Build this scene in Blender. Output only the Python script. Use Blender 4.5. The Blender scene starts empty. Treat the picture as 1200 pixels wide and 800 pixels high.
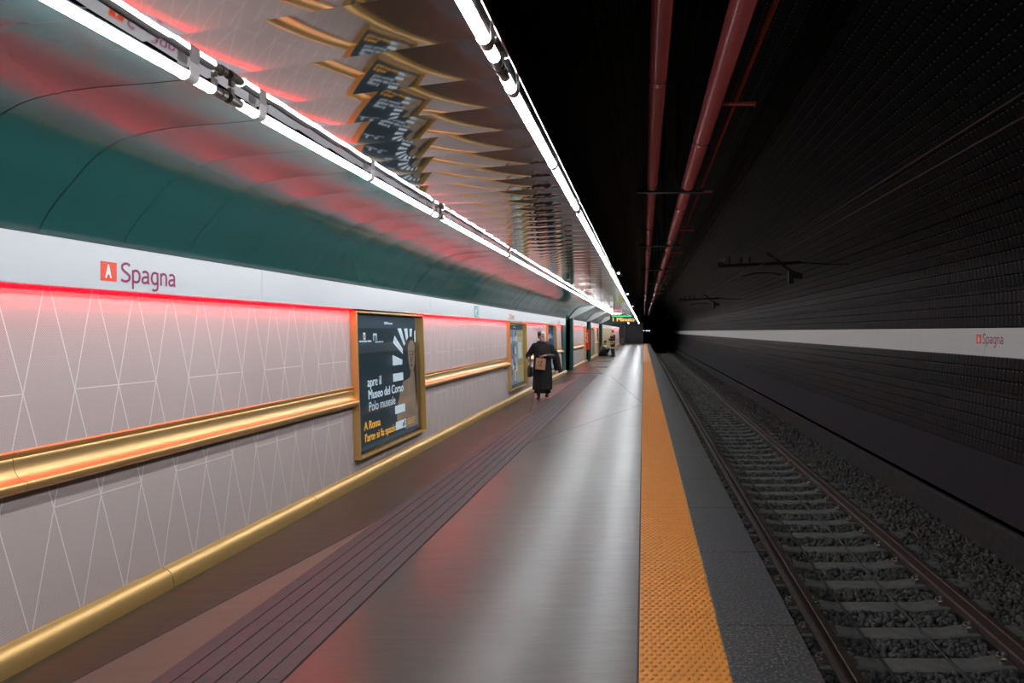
import bpy, bmesh, math, random
import numpy as np
from mathutils import Vector, Matrix
random.seed(7); rng = np.random.default_rng(7)
PI = math.pi
S = bpy.context.scene
C = S.collection
YA, YB = -6.0, 86.0            # platform from behind the camera to its far end
CAM_Z = 1.55

# ------------------------------------------------------------------ node helpers
class NT:
    def __init__(s, name, color=(.5, .5, .5), rough=.5, metal=0., spec=.5, coat=0., emit=None, strength=0.):
        s.m = bpy.data.materials.new(name); s.m.use_nodes = True
        s.t = s.m.node_tree; s.b = s.t.nodes['Principled BSDF']
        i = s.b.inputs
        i['Base Color'].default_value = (*color, 1); i['Roughness'].default_value = rough
        i['Metallic'].default_value = metal; i['Specular IOR Level'].default_value = spec
        i['Coat Weight'].default_value = coat; i['Coat Roughness'].default_value = .08
        if emit: i['Emission Color'].default_value = (*emit, 1); i['Emission Strength'].default_value = strength
    def n(s, kind, **kw):
        x = s.t.nodes.new(kind)
        for k, v in kw.items():
            setattr(x, k, v)
        return x
    def link(s, a, b): s.t.links.new(a, b)
    def put(s, sock, v):
        if hasattr(v, 'is_output'): s.link(v, sock)
        else: sock.default_value = v
    def math(s, op, a, b=0., c=0.):
        x = s.n('ShaderNodeMath', operation=op)
        s.put(x.inputs[0], a); s.put(x.inputs[1], b); s.put(x.inputs[2], c)
        return x.outputs[0]
    def xyz(s, kind='Object'):
        tc = s.n('ShaderNodeTexCoord'); sp = s.n('ShaderNodeSeparateXYZ')
        s.link(tc.outputs[kind], sp.inputs[0]); return sp.outputs
    def coord(s, scale=(1, 1, 1), kind='Object'):
        tc = s.n('ShaderNodeTexCoord'); mp = s.n('ShaderNodeMapping')
        mp.inputs['Scale'].default_value = scale
        s.link(tc.outputs[kind], mp.inputs[0]); return mp.outputs[0]
    def noise(s, scale, detail=4., rough=.55, vec=None):
        x = s.n('ShaderNodeTexNoise'); x.inputs['Scale'].default_value = scale
        x.inputs['Detail'].default_value = detail; x.inputs['Roughness'].default_value = rough
        s.link(vec if vec is not None else s.coord(), x.inputs['Vector']); return x.outputs['Fac']
    def ramp(s, f, a, b, lo=0., hi=1.):
        x = s.n('ShaderNodeMapRange'); s.put(x.inputs[0], f)
        for k, v in zip((1, 2, 3, 4), (lo, hi, a, b)): x.inputs[k].default_value = v
        return x.outputs[0]
    def mix(s, f, a, b):
        x = s.n('ShaderNodeMix', data_type='RGBA'); s.put(x.inputs[0], f)
        for k, v in ((6, a), (7, b)):
            if hasattr(v, 'is_output'): s.link(v, x.inputs[k])
            else: x.inputs[k].default_value = (*v, 1)
        return x.outputs[2]
    def color(s, v): s.link(v, s.b.inputs['Base Color'])
    def rough(s, v): s.link(v, s.b.inputs['Roughness'])
    def bump(s, h, strength=.3, dist=.01):
        x = s.n('ShaderNodeBump'); x.inputs['Strength'].default_value = strength; x.inputs['Distance'].default_value = dist
        s.link(h, x.inputs['Height']); s.link(x.outputs[0], s.b.inputs['Normal'])

def simple(name, color, rough=.5, metal=0., vary=.12, scale=30., **kw):
    a = NT(name, color, rough, metal, **kw)
    if vary:
        f = a.noise(scale)
        a.color(a.mix(f, [c * (1 - vary) for c in color], [min(1, c * (1 + vary)) for c in color]))
    return a.m

# ------------------------------------------------------------------ mesh helpers
def link(o, parent=None):
    C.objects.link(o)
    if parent: o.parent = parent
    return o
def mesh(name, verts, faces, mats=None, parent=None, smooth=False, idx=None, loc=None):
    me = bpy.data.meshes.new(name); me.from_pydata([tuple(v) for v in verts], [], [tuple(f) for f in faces])
    return fin(name, me, mats, parent, smooth, idx, loc)
def fin(name, me, mats=None, parent=None, smooth=False, idx=None, loc=None):
    for m in (mats if isinstance(mats, (list, tuple)) else [mats] if mats else []): me.materials.append(m)
    if idx is not None: me.polygons.foreach_set('material_index', idx)
    if smooth: me.polygons.foreach_set('use_smooth', [True] * len(me.polygons))
    me.update()
    o = bpy.data.objects.new(name, me)
    if loc: o.location = loc
    return link(o, parent)
def bmobj(name, bm, mats=None, parent=None, smooth=False, loc=None, bevel=0.):
    bmesh.ops.recalc_face_normals(bm, faces=bm.faces)
    me = bpy.data.meshes.new(name); bm.to_mesh(me); bm.free()
    o = fin(name, me, mats, parent, smooth, None, loc)
    if bevel:
        b = o.modifiers.new('bevel', 'BEVEL'); b.width = bevel; b.segments = 2; b.limit_method = 'ANGLE'
    return o
def bx(bm, x0, x1, y0, y1, z0, z1, M=None):
    v = [bm.verts.new(Vector(p)) for p in ((x0, y0, z0), (x1, y0, z0), (x1, y1, z0), (x0, y1, z0), (x0, y0, z1), (x1, y0, z1), (x1, y1, z1), (x0, y1, z1))]
    if M:
        for q in v: q.co = M @ q.co
    for f in ((0, 3, 2, 1), (4, 5, 6, 7), (0, 1, 5, 4), (1, 2, 6, 5), (2, 3, 7, 6), (3, 0, 4, 7)): bm.faces.new([v[i] for i in f])
def box(name, x0, x1, y0, y1, z0, z1, m, parent=None, bevel=.003, loc=None):
    bm = bmesh.new(); bx(bm, x0, x1, y0, y1, z0, z1); return bmobj(name, bm, m, parent, bevel=bevel, loc=loc)
def cyl(bm, a, b, r0, r1=None, seg=14, cap=True):
    a = Vector(a); b = Vector(b); r1 = r0 if r1 is None else r1
    d = (b - a).normalized(); u = d.orthogonal().normalized(); w = d.cross(u)
    A, B = [], []
    for k in range(seg):
        t = 2 * PI * k / seg; q = u * math.cos(t) + w * math.sin(t)
        A.append(bm.verts.new(a + q * r0)); B.append(bm.verts.new(b + q * r1))
    for k in range(seg):
        j = (k + 1) % seg; bm.faces.new((A[k], A[j], B[j], B[k]))
    if cap: bm.faces.new(A[::-1]); bm.faces.new(B)
def ell(bm, c, r, M=None, u=14, v=10):
    T = Matrix.Translation(Vector(c)) @ (M if M else Matrix()) @ Matrix.Diagonal((*r, 1))
    bmesh.ops.create_uvsphere(bm, u_segments=u, v_segments=v, radius=1, matrix=T)
def limb(bm, pts, rad, seg=12):
    for i, (p, r) in enumerate(zip(pts, rad)):
        ell(bm, p, (r, r, r))
        if i: cyl(bm, pts[i - 1], p, rad[i - 1], r, seg)
def pipe(bm, pts, r, seg=8):
    for a, b in zip(pts, pts[1:]): cyl(bm, a, b, r, r, seg)
def loft(bm, rings, seg=20, caps=True):
    R = []
    for (cx, cy, cz, rx, ry) in rings:
        R.append([bm.verts.new((cx + rx * math.cos(2 * PI * k / seg), cy + ry * math.sin(2 * PI * k / seg), cz)) for k in range(seg)])
    for A, B in zip(R, R[1:]):
        for k in range(seg):
            j = (k + 1) % seg; bm.faces.new((A[k], A[j], B[j], B[k]))
    if caps: bm.faces.new(R[0][::-1]); bm.faces.new(R[-1])
def remesh(name, bm, voxel, mats, parent=None, smooth=2, pick=None):
    bmesh.ops.recalc_face_normals(bm, faces=bm.faces)
    me = bpy.data.meshes.new(name); bm.to_mesh(me); bm.free()
    t = bpy.data.objects.new('tmp', me); C.objects.link(t)
    r = t.modifiers.new('r', 'REMESH'); r.mode = 'VOXEL'; r.voxel_size = voxel
    if smooth: s = t.modifiers.new('s', 'SMOOTH'); s.iterations = smooth; s.factor = .5
    dg = bpy.context.evaluated_depsgraph_get()
    me2 = bpy.data.meshes.new_from_object(t.evaluated_get(dg)); me2.name = name
    bpy.data.objects.remove(t)
    me2.materials.clear()
    o = fin(name, me2, mats, parent, True)
    if pick:
        for p in me2.polygons: p.material_index = pick(p.center)
    return o
def catmull(P, n):
    P = [Vector(p) for p in P]; Q = [2 * P[0] - P[1]] + P + [2 * P[-1] - P[-2]]; out = []
    for i in range(1, len(Q) - 2):
        a, b, c, d = Q[i - 1:i + 3]
        for k in range(n):
            t = k / n
            out.append(.5 * (2 * b + (c - a) * t + (2 * a - 5 * b + 4 * c - d) * t * t + (3 * b - a - 3 * c + d) * t ** 3))
    return out + [P[-1]]
def extrude_y(name, prof, ys, m, parent=None, smooth=True, closed=False, cap=False, uv=False, flip=False):
    """sweep an (x,z) profile along y"""
    n = len(prof); V = [(p[0], y, p[1]) for y in ys for p in prof]; F = []
    for j in range(len(ys) - 1):
        for i in range(n if closed else n - 1):
            k = (i + 1) % n; f = (j * n + i, j * n + k, (j + 1) * n + k, (j + 1) * n + i)
            F.append(f[::-1] if flip else f)
    if cap: F += [tuple(range(n)), tuple(reversed(range((len(ys) - 1) * n, len(ys) * n)))]
    o = mesh(name, V, F, m, parent, smooth)
    if uv:
        arc = [0.]
        for a, b in zip(prof, prof[1:]): arc.append(arc[-1] + math.hypot(b[0] - a[0], b[1] - a[1]))
        L = o.data.uv_layers.new(name='UVMap')
        for lp in o.data.loops: L.data[lp.index].uv = (V[lp.vertex_index][1], arc[lp.vertex_index % n])
    if smooth: o.data.set_sharp_from_angle(angle=math.radians(40))
    return o
def text(name, body, size, m, M, parent=None, sx=1., bold=0., depth=.0015, align='LEFT', width=None, height=None, dbl=0.):
    cu = bpy.data.curves.new('t', 'FONT'); cu.body = body; cu.size = size; cu.offset = bold; cu.extrude = depth; cu.align_x = align
    t = bpy.data.objects.new('t', cu); C.objects.link(t)
    me = bpy.data.meshes.new_from_object(t.evaluated_get(bpy.context.evaluated_depsgraph_get())); me.name = name
    bpy.data.objects.remove(t)
    co = np.empty(len(me.vertices) * 3, 'f'); me.vertices.foreach_get('co', co); co = co.reshape(-1, 3)
    fx, fy = sx, 1.
    if width: fx = width / (co[:, 0].max() - co[:, 0].min())
    if height: fy = height / (co[:, 1].max())
    if dbl:                      # heavier weight: each stroke drawn twice, slightly shifted
        V = [v.co.copy() for v in me.vertices]; F = [tuple(p.vertices) for p in me.polygons]; n = len(V)
        bpy.data.meshes.remove(me); me = bpy.data.meshes.new(name)
        me.from_pydata(V + [v + Vector((dbl / fx, 0, depth * .4)) for v in V], [], F + [tuple(i + n for i in f) for f in F])
    me.transform(M @ Matrix.Diagonal((fx, fy, 1, 1)))
    me.materials.clear()
    return fin(name, me, m, parent)
def on_left(y, z, x): return Matrix(((0, 0, 1, x), (1, 0, 0, y), (0, 1, 0, z), (0, 0, 0, 1)))
def on_right(y, z, x): return Matrix(((0, 0, -1, x), (-1, 0, 0, y), (0, 1, 0, z), (0, 0, 0, 1)))
def facing_cam(x, z, y): return Matrix(((1, 0, 0, x), (0, 0, -1, y), (0, 1, 0, z), (0, 0, 0, 1)))
def tag(o, label, cat, group=None, kind=None):
    o['label'] = label; o['category'] = cat
    if group: o['group'] = group
    if kind: o['kind'] = kind
    return o
def thing(name, label, cat, loc=(0, 0, 0), group=None):
    o = bpy.data.objects.new(name, None); o.location = loc; link(o); o.empty_display_size = .1
    return tag(o, label, cat, group)
def struct(o): o['kind'] = 'structure'; return o
def dup(root, dx, label=None, kids=True):
    r = root.copy(); C.objects.link(r); r.location = Vector(root.location) + Vector(dx)
    if label: r['label'] = label
    if kids:
        for ch in root.children:
            c = ch.copy(); C.objects.link(c); c.parent = r
            for g in ch.children:
                d = g.copy(); C.objects.link(d); d.parent = c
    return r
ORD = ['nearest', 'second', 'third', 'fourth', 'fifth', 'sixth', 'seventh', 'eighth', 'ninth', 'tenth', 'eleventh', 'twelfth',
       'thirteenth', 'fourteenth', 'fifteenth', 'sixteenth', 'seventeenth', 'eighteenth', 'nineteenth', 'twentieth']

# ------------------------------------------------------------------ materials
def m_wall():
    a = NT('pink_perforated_panel', (.46, .38, .37), .5)
    s = a.xyz(); Y, Z = s[1], s[2]
    P, g, sl, w = .296, .03, .2535, .011
    t = a.math('SUBTRACT', 1.775, Z)
    def fam(sign):
        v = a.math('MULTIPLY_ADD', t, -sign * sl, Y)
        v = a.math('DIVIDE', a.math('SUBTRACT', v, 3.40 + sign * g / 2), P)
        d = a.math('ABSOLUTE', a.math('SUBTRACT', a.math('FRACT', a.math('ADD', v, 100.5)), .5))
        return a.math('LESS_THAN', d, w)
    def hor(z, y0):
        d = a.math('LESS_THAN', a.math('ABSOLUTE', a.math('SUBTRACT', Z, z)), .0028)
        f = a.math('FRACT', a.math('ADD', a.math('DIVIDE', a.math('SUBTRACT', Y, y0), 3 * P), 100.))
        return a.math('MULTIPLY', d, a.math('LESS_THAN', f, .667))
    L = a.math('MAXIMUM', fam(1), fam(-1))
    L = a.math('MAXIMUM', L, hor(1.25, 3.548)); L = a.math('MAXIMUM', L, hor(.672, 3.40))
    k = 2 * PI / .0125
    dots = a.math('MULTIPLY', a.math('SINE', a.math('MULTIPLY', Y, k)), a.math('SINE', a.math('MULTIPLY', Z, k)))
    dots = a.math('GREATER_THAN', dots, .35)
    n = a.noise(1.6, 3.); n2 = a.noise(160., 2.)
    base = a.mix(n, (.575, .462, .445), (.67, .558, .54))
    base = a.mix(a.math('MULTIPLY', dots, .5), base, (.24, .185, .18))
    base = a.mix(a.ramp(n2, 0, .5, .62, .8), base, (.28, .225, .22))
    a.color(a.mix(L, base, (.82, .76, .76)))
    return a.m
def m_floor(name, c0, c1, rough=.24, spec=.33):
    a = NT(name, c0, rough, spec=spec)
    f = a.noise(.5, 2., .5)
    f = a.ramp(f, 0, 1, .25, .75)
    a.color(a.mix(f, c0, c1))
    a.rough(a.ramp(a.noise(1.1, 4., .6), rough - .008, rough + .02, .25, .75))
    nb = a.noise(1., 3., .6, a.coord((2.4, 7., 1.)))
    a.bump(nb, .26, .012)
    return a.m
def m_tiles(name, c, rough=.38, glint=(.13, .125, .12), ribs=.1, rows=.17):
    a = NT(name, c, rough, spec=.022)
    s = a.xyz('UV'); u = a.math('DIVIDE', s[0], ribs); v = a.math('DIVIDE', s[1], rows)
    fu = a.math('FRACT', a.math('ADD', u, 100.)); fv = a.math('FRACT', v)
    du = a.math('ABSOLUTE', a.math('SUBTRACT', fu, .5)); dv = a.math('ABSOLUTE', a.math('SUBTRACT', fv, .5))
    gu = a.ramp(du, 1, 0, .36, .5); gv = a.ramp(dv, 1, 0, .44, .5)
    h = a.math('MULTIPLY', gu, gv)
    lip = a.math('MULTIPLY', a.math('LESS_THAN', a.math('ABSOLUTE', a.math('SUBTRACT', fv, .88)), .05), a.math('LESS_THAN', du, .17))  # tile-edge glints painted as pale dashes into the base colour
    n = a.noise(3., 3., vec=a.coord((1, 1, 1), 'UV'))
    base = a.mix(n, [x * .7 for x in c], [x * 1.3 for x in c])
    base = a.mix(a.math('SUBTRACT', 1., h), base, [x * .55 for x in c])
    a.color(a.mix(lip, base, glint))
    a.bump(h, .9, .02)
    return a.m
def m_glass():
    a = NT('clear_glass'); t = a.t
    tr = a.n('ShaderNodeBsdfTransparent'); gl = a.n('ShaderNodeBsdfGlossy'); gl.inputs['Roughness'].default_value = .03
    fr = a.n('ShaderNodeFresnel'); fr.inputs[0].default_value = 1.45
    mx = a.n('ShaderNodeMixShader'); a.link(fr.outputs[0], mx.inputs[0]); a.link(tr.outputs[0], mx.inputs[1]); a.link(gl.outputs[0], mx.inputs[2])
    a.link(mx.outputs[0], t.nodes['Material Output'].inputs[0]); return a.m
def m_gold():
    a = NT('brushed_gold', (.74, .47, .19), .4, .7)
    n = a.noise(1., 2., .5, a.coord((.6, .25, .6)))
    a.color(a.mix(n, (.7, .43, .15), (.76, .48, .18))); return a.m
def m_granite():
    a = NT('edge_granite', (.1, .1, .1), .42)
    n = a.noise(60., 6., .8); n2 = a.noise(1.1, 3.)
    c = a.mix(a.ramp(n, 0, 1, .5, .62), (.022, .022, .023), (.24, .235, .23))
    a.color(a.mix(a.ramp(n2, 0, .5, .3, .7), c, (.05, .05, .052))); a.rough(a.ramp(n, .3, .55)); a.bump(n, .15, .003); return a.m
def m_rust(name, c0, c1, rough, metal=.4):
    a = NT(name, c0, rough, metal); n = a.noise(14., 5., .7); a.color(a.mix(a.ramp(n, 0, 1, .35, .65), c0, c1)); a.bump(n, .2, .003); return a.m
def m_stone():
    a = NT('ballast_stone', (.1, .095, .09), .85)
    a.color(a.mix(a.ramp(a.noise(7., 3.), 0, 1, .3, .7), (.025, .023, .022), (.09, .083, .077))); a.bump(a.noise(70., 3.), .5, .006); return a.m
def m_concrete(name, c, v=.3):
    a = NT(name, c, .8, spec=.15); n = a.noise(9., 6., .7)
    a.color(a.mix(a.ramp(n, 0, 1, .3, .7), [x * (1 - v) for x in c], [x * (1 + v) for x in c])); a.bump(n, .2, .004); return a.m
def m_teal():
    a = NT('teal_glossy_panel', (.03, .13, .125), .33, spec=.5)
    a.color(a.mix(a.noise(.8, 2.), (.012, .084, .08), (.013, .089, .085))); a.b.inputs['Roughness'].default_value = .165; return a.m

E_TUBE = 60.
M = dict(
    wall=m_wall(), white=simple('white_band_paint', (.62, .63, .66), .4, vary=.03), gold=m_gold(), teal=m_teal(),
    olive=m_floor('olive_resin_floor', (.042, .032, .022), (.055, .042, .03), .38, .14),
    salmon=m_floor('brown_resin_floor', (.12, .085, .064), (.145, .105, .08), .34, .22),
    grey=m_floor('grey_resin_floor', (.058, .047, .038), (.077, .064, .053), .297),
    tactile=simple('plum_grey_tactile', (.062, .054, .058), .6, spec=.3, vary=.2, scale=12),
    groove=simple('tactile_groove', (.03, .026, .028), .8),
    yellow=simple('orange_yellow_tactile', (.6, .225, .028), .5, vary=.12, scale=8), granite=m_granite(),
    steel=NT('polished_ceiling_steel', (.56, .52, .5), .045, 1.).m, trimsteel=NT('satin_steel', (.55, .5, .5), .22, 1.).m,
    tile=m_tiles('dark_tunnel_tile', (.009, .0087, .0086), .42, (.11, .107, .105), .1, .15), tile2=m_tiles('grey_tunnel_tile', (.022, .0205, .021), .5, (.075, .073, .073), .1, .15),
    panel=m_concrete('grey_lower_panel', (.022, .02, .024), .12), kerbm=m_concrete('grey_kerb_concrete', (.035, .033, .032)),
    bandr=simple('dull_white_band', (.58, .565, .55), .5, vary=.04, scale=4),
    dark=simple('dark_steel', (.035, .035, .037), .5, .6), black=simple('black_plastic', (.012, .012, .013), .4),
    red=simple('oxide_red_pipe_paint', (.42, .085, .08), .2, vary=.15), redsign=simple('signal_red', (.75, .02, .02), .4, vary=.03),
    rail=m_rust('rusty_rail', (.06, .03, .021), (.035, .022, .018), .6, .2), railtop=m_rust('worn_rail_head', (.11, .075, .06), (.07, .046, .036), .45, .6),
    sleeper=m_concrete('sleeper_concrete', (.125, .117, .11)), stone=m_stone(), bed=m_concrete('ballast_bed', (.022, .02, .019), .5),
    clip=m_rust('clip_steel', (.3, .27, .25), (.12, .09, .075), .4, .4),
    green=simple('dark_green_steel', (.006, .085, .075), .42, vary=.08), glass=m_glass(),
    poster=simple('poster_slate', (.018, .032, .042), .5, vary=.15, scale=3), posterband=simple('poster_border', (.04, .062, .08), .5),
    ink=simple('poster_pale_blue', (.55, .68, .78), .5, vary=.02), inky=simple('poster_amber', (.8, .42, .05), .5, vary=.02),
    skinp=simple('poster_flesh', (.2, .155, .115), .5, vary=.5, scale=5), hairp=simple('poster_hair', (.03, .022, .02), .5, vary=.3, scale=9),
    orange=simple('badge_orange', (.85, .07, .015), .4, vary=.02), plum=simple('plum_ink', (.26, .008, .09), .4, vary=.02), badgewhite=simple('badge_white', (.85, .85, .86), .4, vary=.02),
    exitg=simple('exit_green', (.03, .3, .26), .4, vary=.03), clipw=simple('milky_clip', (.7, .66, .66), .3, vary=.03),
    cap=simple('tube_cap', (.2, .18, .17), .35, .5),
    tube=NT('fluorescent_glow', (.9, .9, .9), .3, emit=(.93, .96, 1.), strength=E_TUBE).m,
    tubeback=simple('tube_back_white', (.6, .6, .63), .35, vary=.02),
    led3=NT('downward_red_led_glow', (.8, .1, .1), .4, emit=(1., .0, .0015), strength=60.).m,
    led=NT('red_led_glow', (.8, .1, .1), .4, emit=(1., .0, .0015), strength=650.).m,
    lamp=NT('small_lamp_glow', (.9, .9, .9), .4, emit=(.5, .68, 1.), strength=5.).m,
    amber=NT('amber_dot_glow', (.3, .2, .05), .4, emit=(1., .62, .12), strength=1.0).m, gdot=NT('green_dot_glow', (.05, .3, .1), .4, emit=(.0, .8, .2), strength=1.1).m,
    coat=simple('black_wool', (.011, .011, .013), .85, vary=.3, scale=60), scarf=simple('black_knit', (.016, .015, .017), .9, vary=.3),
    sleeve=simple('charcoal_leather', (.035, .033, .036), .45), skin=simple('skin', (.5, .29, .22), .5, vary=.06), lips=simple('lips', (.34, .12, .11), .5),
    eye=simple('eye_dark', (.02, .015, .012), .3), hairw=simple('white_grey_hair', (.62, .58, .55), .7, vary=.2, scale=60), hairb=simple('dark_hair', (.03, .022, .018), .6, vary=.3, scale=60),
    kraft=simple('kraft_paper', (.42, .24, .13), .8, vary=.08), print=simple('dark_print', (.08, .045, .03), .7), navy=simple('navy_uniform', (.018, .017, .03), .8, vary=.25, scale=40),
    reflect=simple('yellow_reflective', (.72, .72, .18), .5, vary=.05), khaki=simple('grey_green_cloth', (.16, .17, .15), .8, vary=.2),
    cabinet=simple('dark_grey_cabinet', (.06, .06, .066), .5), endw=m_concrete('dark_end_wall', (.05, .048, .052), .2),
    beige=simple('beige_panel', (.55, .42, .24), .45, vary=.1, scale=2), soffit=simple('white_soffit', (.72, .72, .7), .6, vary=.04), cable=simple('black_cable', (.012, .012, .012), .6),
)

def backlit(m, k):
    b = m.node_tree.nodes['Principled BSDF']; c = b.inputs['Base Color']
    if c.links: m.node_tree.links.new(c.links[0].from_socket, b.inputs['Emission Color'])
    else: b.inputs['Emission Color'].default_value = c.default_value
    b.inputs['Emission Strength'].default_value = k
    return m
for k in ('poster', 'posterband', 'ink', 'inky', 'skinp', 'hairp'): backlit(M[k], .8)
# ------------------------------------------------------------------ left wall
def wx(z): return -(2.915 + .032 * z)
POSTERS = [(6.9, 9.0), (14.8, 16.95), (20.75, 22.8), (38.2, 40.4)]
PORTALS = [(25.45, 27.0), (34.9, 36.1), (44.6, 46.2)]
cuts = sorted([(a, b, 'p') for a, b in POSTERS] + [(a, b, 'o') for a, b in PORTALS])
V, F = [], []
def patch(y0, y1, z0, z1):
    n = len(V); V.extend([(wx(z0), y0, z0), (wx(z0), y1, z0), (wx(z1), y1, z1), (wx(z1), y0, z1)]); F.append((n, n + 1, n + 2, n + 3))
y = YA
ZT = 2.02
for a, b, k in cuts:
    patch(y, a, 0, ZT)
    if k == 'p': patch(a, b, 0, .3); patch(a, b, 1.72, ZT)
    else:
        for q in (a, b):       # cheeks and back of the passage
            n = len(V); V += [(wx(0), q, 0), (-4.6, q, 0), (-4.6, q, 2.4), (-2.9, q, 2.4)]; F.append((n, n + 1, n + 2, n + 3))
        n = len(V); V += [(-4.6, a, 0), (-4.6, b, 0), (-4.6, b, 2.4), (-4.6, a, 2.4)]; F.append((n, n + 1, n + 2, n + 3))
        n = len(V); V += [(-4.6, a, 2.4), (-4.6, b, 2.4), (-2.9, b, 2.4), (-2.9, a, 2.4)]; F.append((n, n + 1, n + 2, n + 3))
    y = b
patch(y, YB, 0, ZT)
struct(mesh('wall_left', V, F, M['wall']))

# solid stretches of wall, split at the portals
solid = []
y = YA
for a, b in PORTALS: solid.append((y, a)); y = b + .3
solid.append((y, YB))
# white band
nb = 0
for a, b in solid:
    yy = [a]
    k = math.ceil((a - 5.19) / 4.1) * 4.1 + 5.19
    while k < b - .2:
        if k > a + .2: yy.append(k)
        k += 4.1
    yy.append(b)
    bm = bmesh.new()
    for p, q in zip(yy, yy[1:]): bx(bm, -2.945, -2.90, p + .0015, q - .0015, 1.773, 2.016); bx(bm, -2.953, -2.944, p + .0015, q - .0015, 1.773, 1.782)  # unseen rear lip added to cut the red glow to a hard edge
    struct(bmobj('trim_%d' % (nb + 1), bm, M['white'], bevel=.004)); nb += 1
# gold quarter-round skirting with seams
prof = [(0, .122), (.012, .122)] + [(.012 + .066 * math.sin(t), .116 * math.cos(t) ** .85) for t in np.linspace(.05, PI / 2, 12)]
bm = bmesh.new(); me = bpy.data.meshes.new('baseboard_left'); V, F = [], []
for a, b in solid:
    k = math.ceil((a - 4.13) / 1.83) * 1.83 + 4.13; yy = [a] + [q for q in np.arange(k, b, 1.83) if a + .1 < q < b - .1] + [b]
    for p, q in zip(yy, yy[1:]):
        n = len(V)
        for Y in (p + .003, q - .003): V += [(-2.917 + d, Y, z) for d, z in prof]
        F += [(n + i, n + len(prof) + i, n + len(prof) + i + 1, n + i + 1) for i in range(len(prof) - 1)]
        F += [tuple(n + i for i in range(len(prof))) + ()]
o = struct(mesh('baseboard_left', V, F, M['gold'], smooth=True)); o.data.set_sharp_from_angle(angle=math.radians(40)); bm.free()

# gold wall rails
RP = [(0, .205), (.02, .205), (.028, .2), (.03, .192), (.026, .184), (.016, .178), (.013, .171), (.019, .164)]
RP += [(.1 - .081 * math.cos(t), .152 - .086 * math.sin(t)) for t in np.linspace(0, PI / 2 * .93, 9)]
RP += [(.1, .063), (.106, .055), (.107, .043), (.102, .03), (.09, .019), (.07, .012), (.04, .008), (0, .008)]
M['railgold'] = NT('polished_rail_gold', (.74, .47, .19), .36, .75).m
def rail_run(a, b, label):
    V, F = [], []; n = len(RP)
    ys = [a] + [q for q in np.arange(3.18 - 9.15, b, 3.05) if a + .2 < q < b - .2] + [b]
    for p, q in zip(ys, ys[1:]):
        k = len(V)
        for Y in (p + .0015, q - .0015): V += [(-2.95 + d * .78, Y, .785 + z) for d, z in RP]
        F += [(k + i, k + n + i, k + n + (i + 1) % n, k + (i + 1) % n) for i in range(n)]
        F += [tuple(k + i for i in range(n)), tuple(k + n + i for i in reversed(range(n)))]
    o = mesh('wall_rail', V, F, M['railgold'], smooth=True); o.data.set_sharp_from_angle(angle=math.radians(35))
    return tag(o, label, 'wall rail', 'gold rails along the pink wall')
rail_run(YA, 6.9, 'moulded gold wall rail running up to the museum poster, longest and nearest')
rail_run(9.0, 14.8, 'moulded gold wall rail between the museum poster and the next lightbox')
rail_run(16.95, 20.75, 'gold wall rail behind the walking woman between two lightboxes')
rail_run(22.8, 24.6, 'short gold wall rail ending at the first dark green jamb')
rail_run(27.35, 33.6, 'gold wall rail between the first green portal and the red SOS panel')
rail_run(40.4, 44.2, 'short gold wall rail just before the third green jamb')
rail_run(66., 81., 'gold wall rail at the far end, behind the standing firefighter')

# red LED strips tucked behind the white band, throwing light on the wall and the vault foot
def led(a, b, label):
    bm = bmesh.new(); P = [(-2.9462, 1.80), (-2.9449, 1.80), (-2.9449, 1.842), (-2.970, 1.842), (-2.970, 1.834), (-2.9462, 1.834)]
    A = [bm.verts.new((x, a, z)) for x, z in P]; B = [bm.verts.new((x, b, z)) for x, z in P]
    for k in range(6): bm.faces.new((A[k], A[(k + 1) % 6], B[(k + 1) % 6], B[k]))
    bm.faces.new(A[::-1]); bm.faces.new(B)
    o = bmobj('led_strip', bm, [M['clipw'], M['led'], M['led3']])
    for p in o.data.polygons:            # diodes on the face towards the wall and on the one looking down
        if p.normal.x < -.9 and p.center.x > -2.95: p.material_index = 1
        if p.normal.z < -.9 and p.center.x < -2.95: p.material_index = 2
    tag(o, label, 'led strip', 'red led strips under the white band')
led(YA, 4.25, 'red led strip under the white band, nearest length below the first station name')
led(4.32, 6.88, 'red led strip under the white band just before the museum poster')
led(9.02, 11.98, 'red led strip under the white band just after the museum poster')
led(12.06, 14.78, 'red led strip under the white band reaching the second lightbox')
led(16.97, 20.73, 'red led strip under the band above the walking woman')
led(22.82, 24.6, 'short red led strip ending at the first green jamb')
led(27.4, 33.6, 'red led strip between the first green portal and SOS panel')
led(40.5, 44.2, 'red led strip just before the third green jamb')
led(66., 81., 'red led strip at the far end of the platform wall')
M['led2'] = NT('dim_red_led_glow', (.8, .1, .1), .4, emit=(1., .012, .025), strength=22.).m
for i, (a, b) in enumerate(solid):
    o = box('led_strip', -2.956, -2.949, a + .2, b - .2, 1.985, 2.01, M['clipw'], bevel=0); o.data.materials.append(M['led2'])
    for p in o.data.polygons:            # the diodes face up
        if p.normal.z > .9: p.material_index = 1
    tag(o, ['dim red led line along the top of the band, nearest stretch', 'dim red led line above the band after the first portal', 'dim red led line above the band between second and third portals', 'dim red led line above the band at the far end'][i], 'led strip', 'dim red led lines above the white band')

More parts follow.
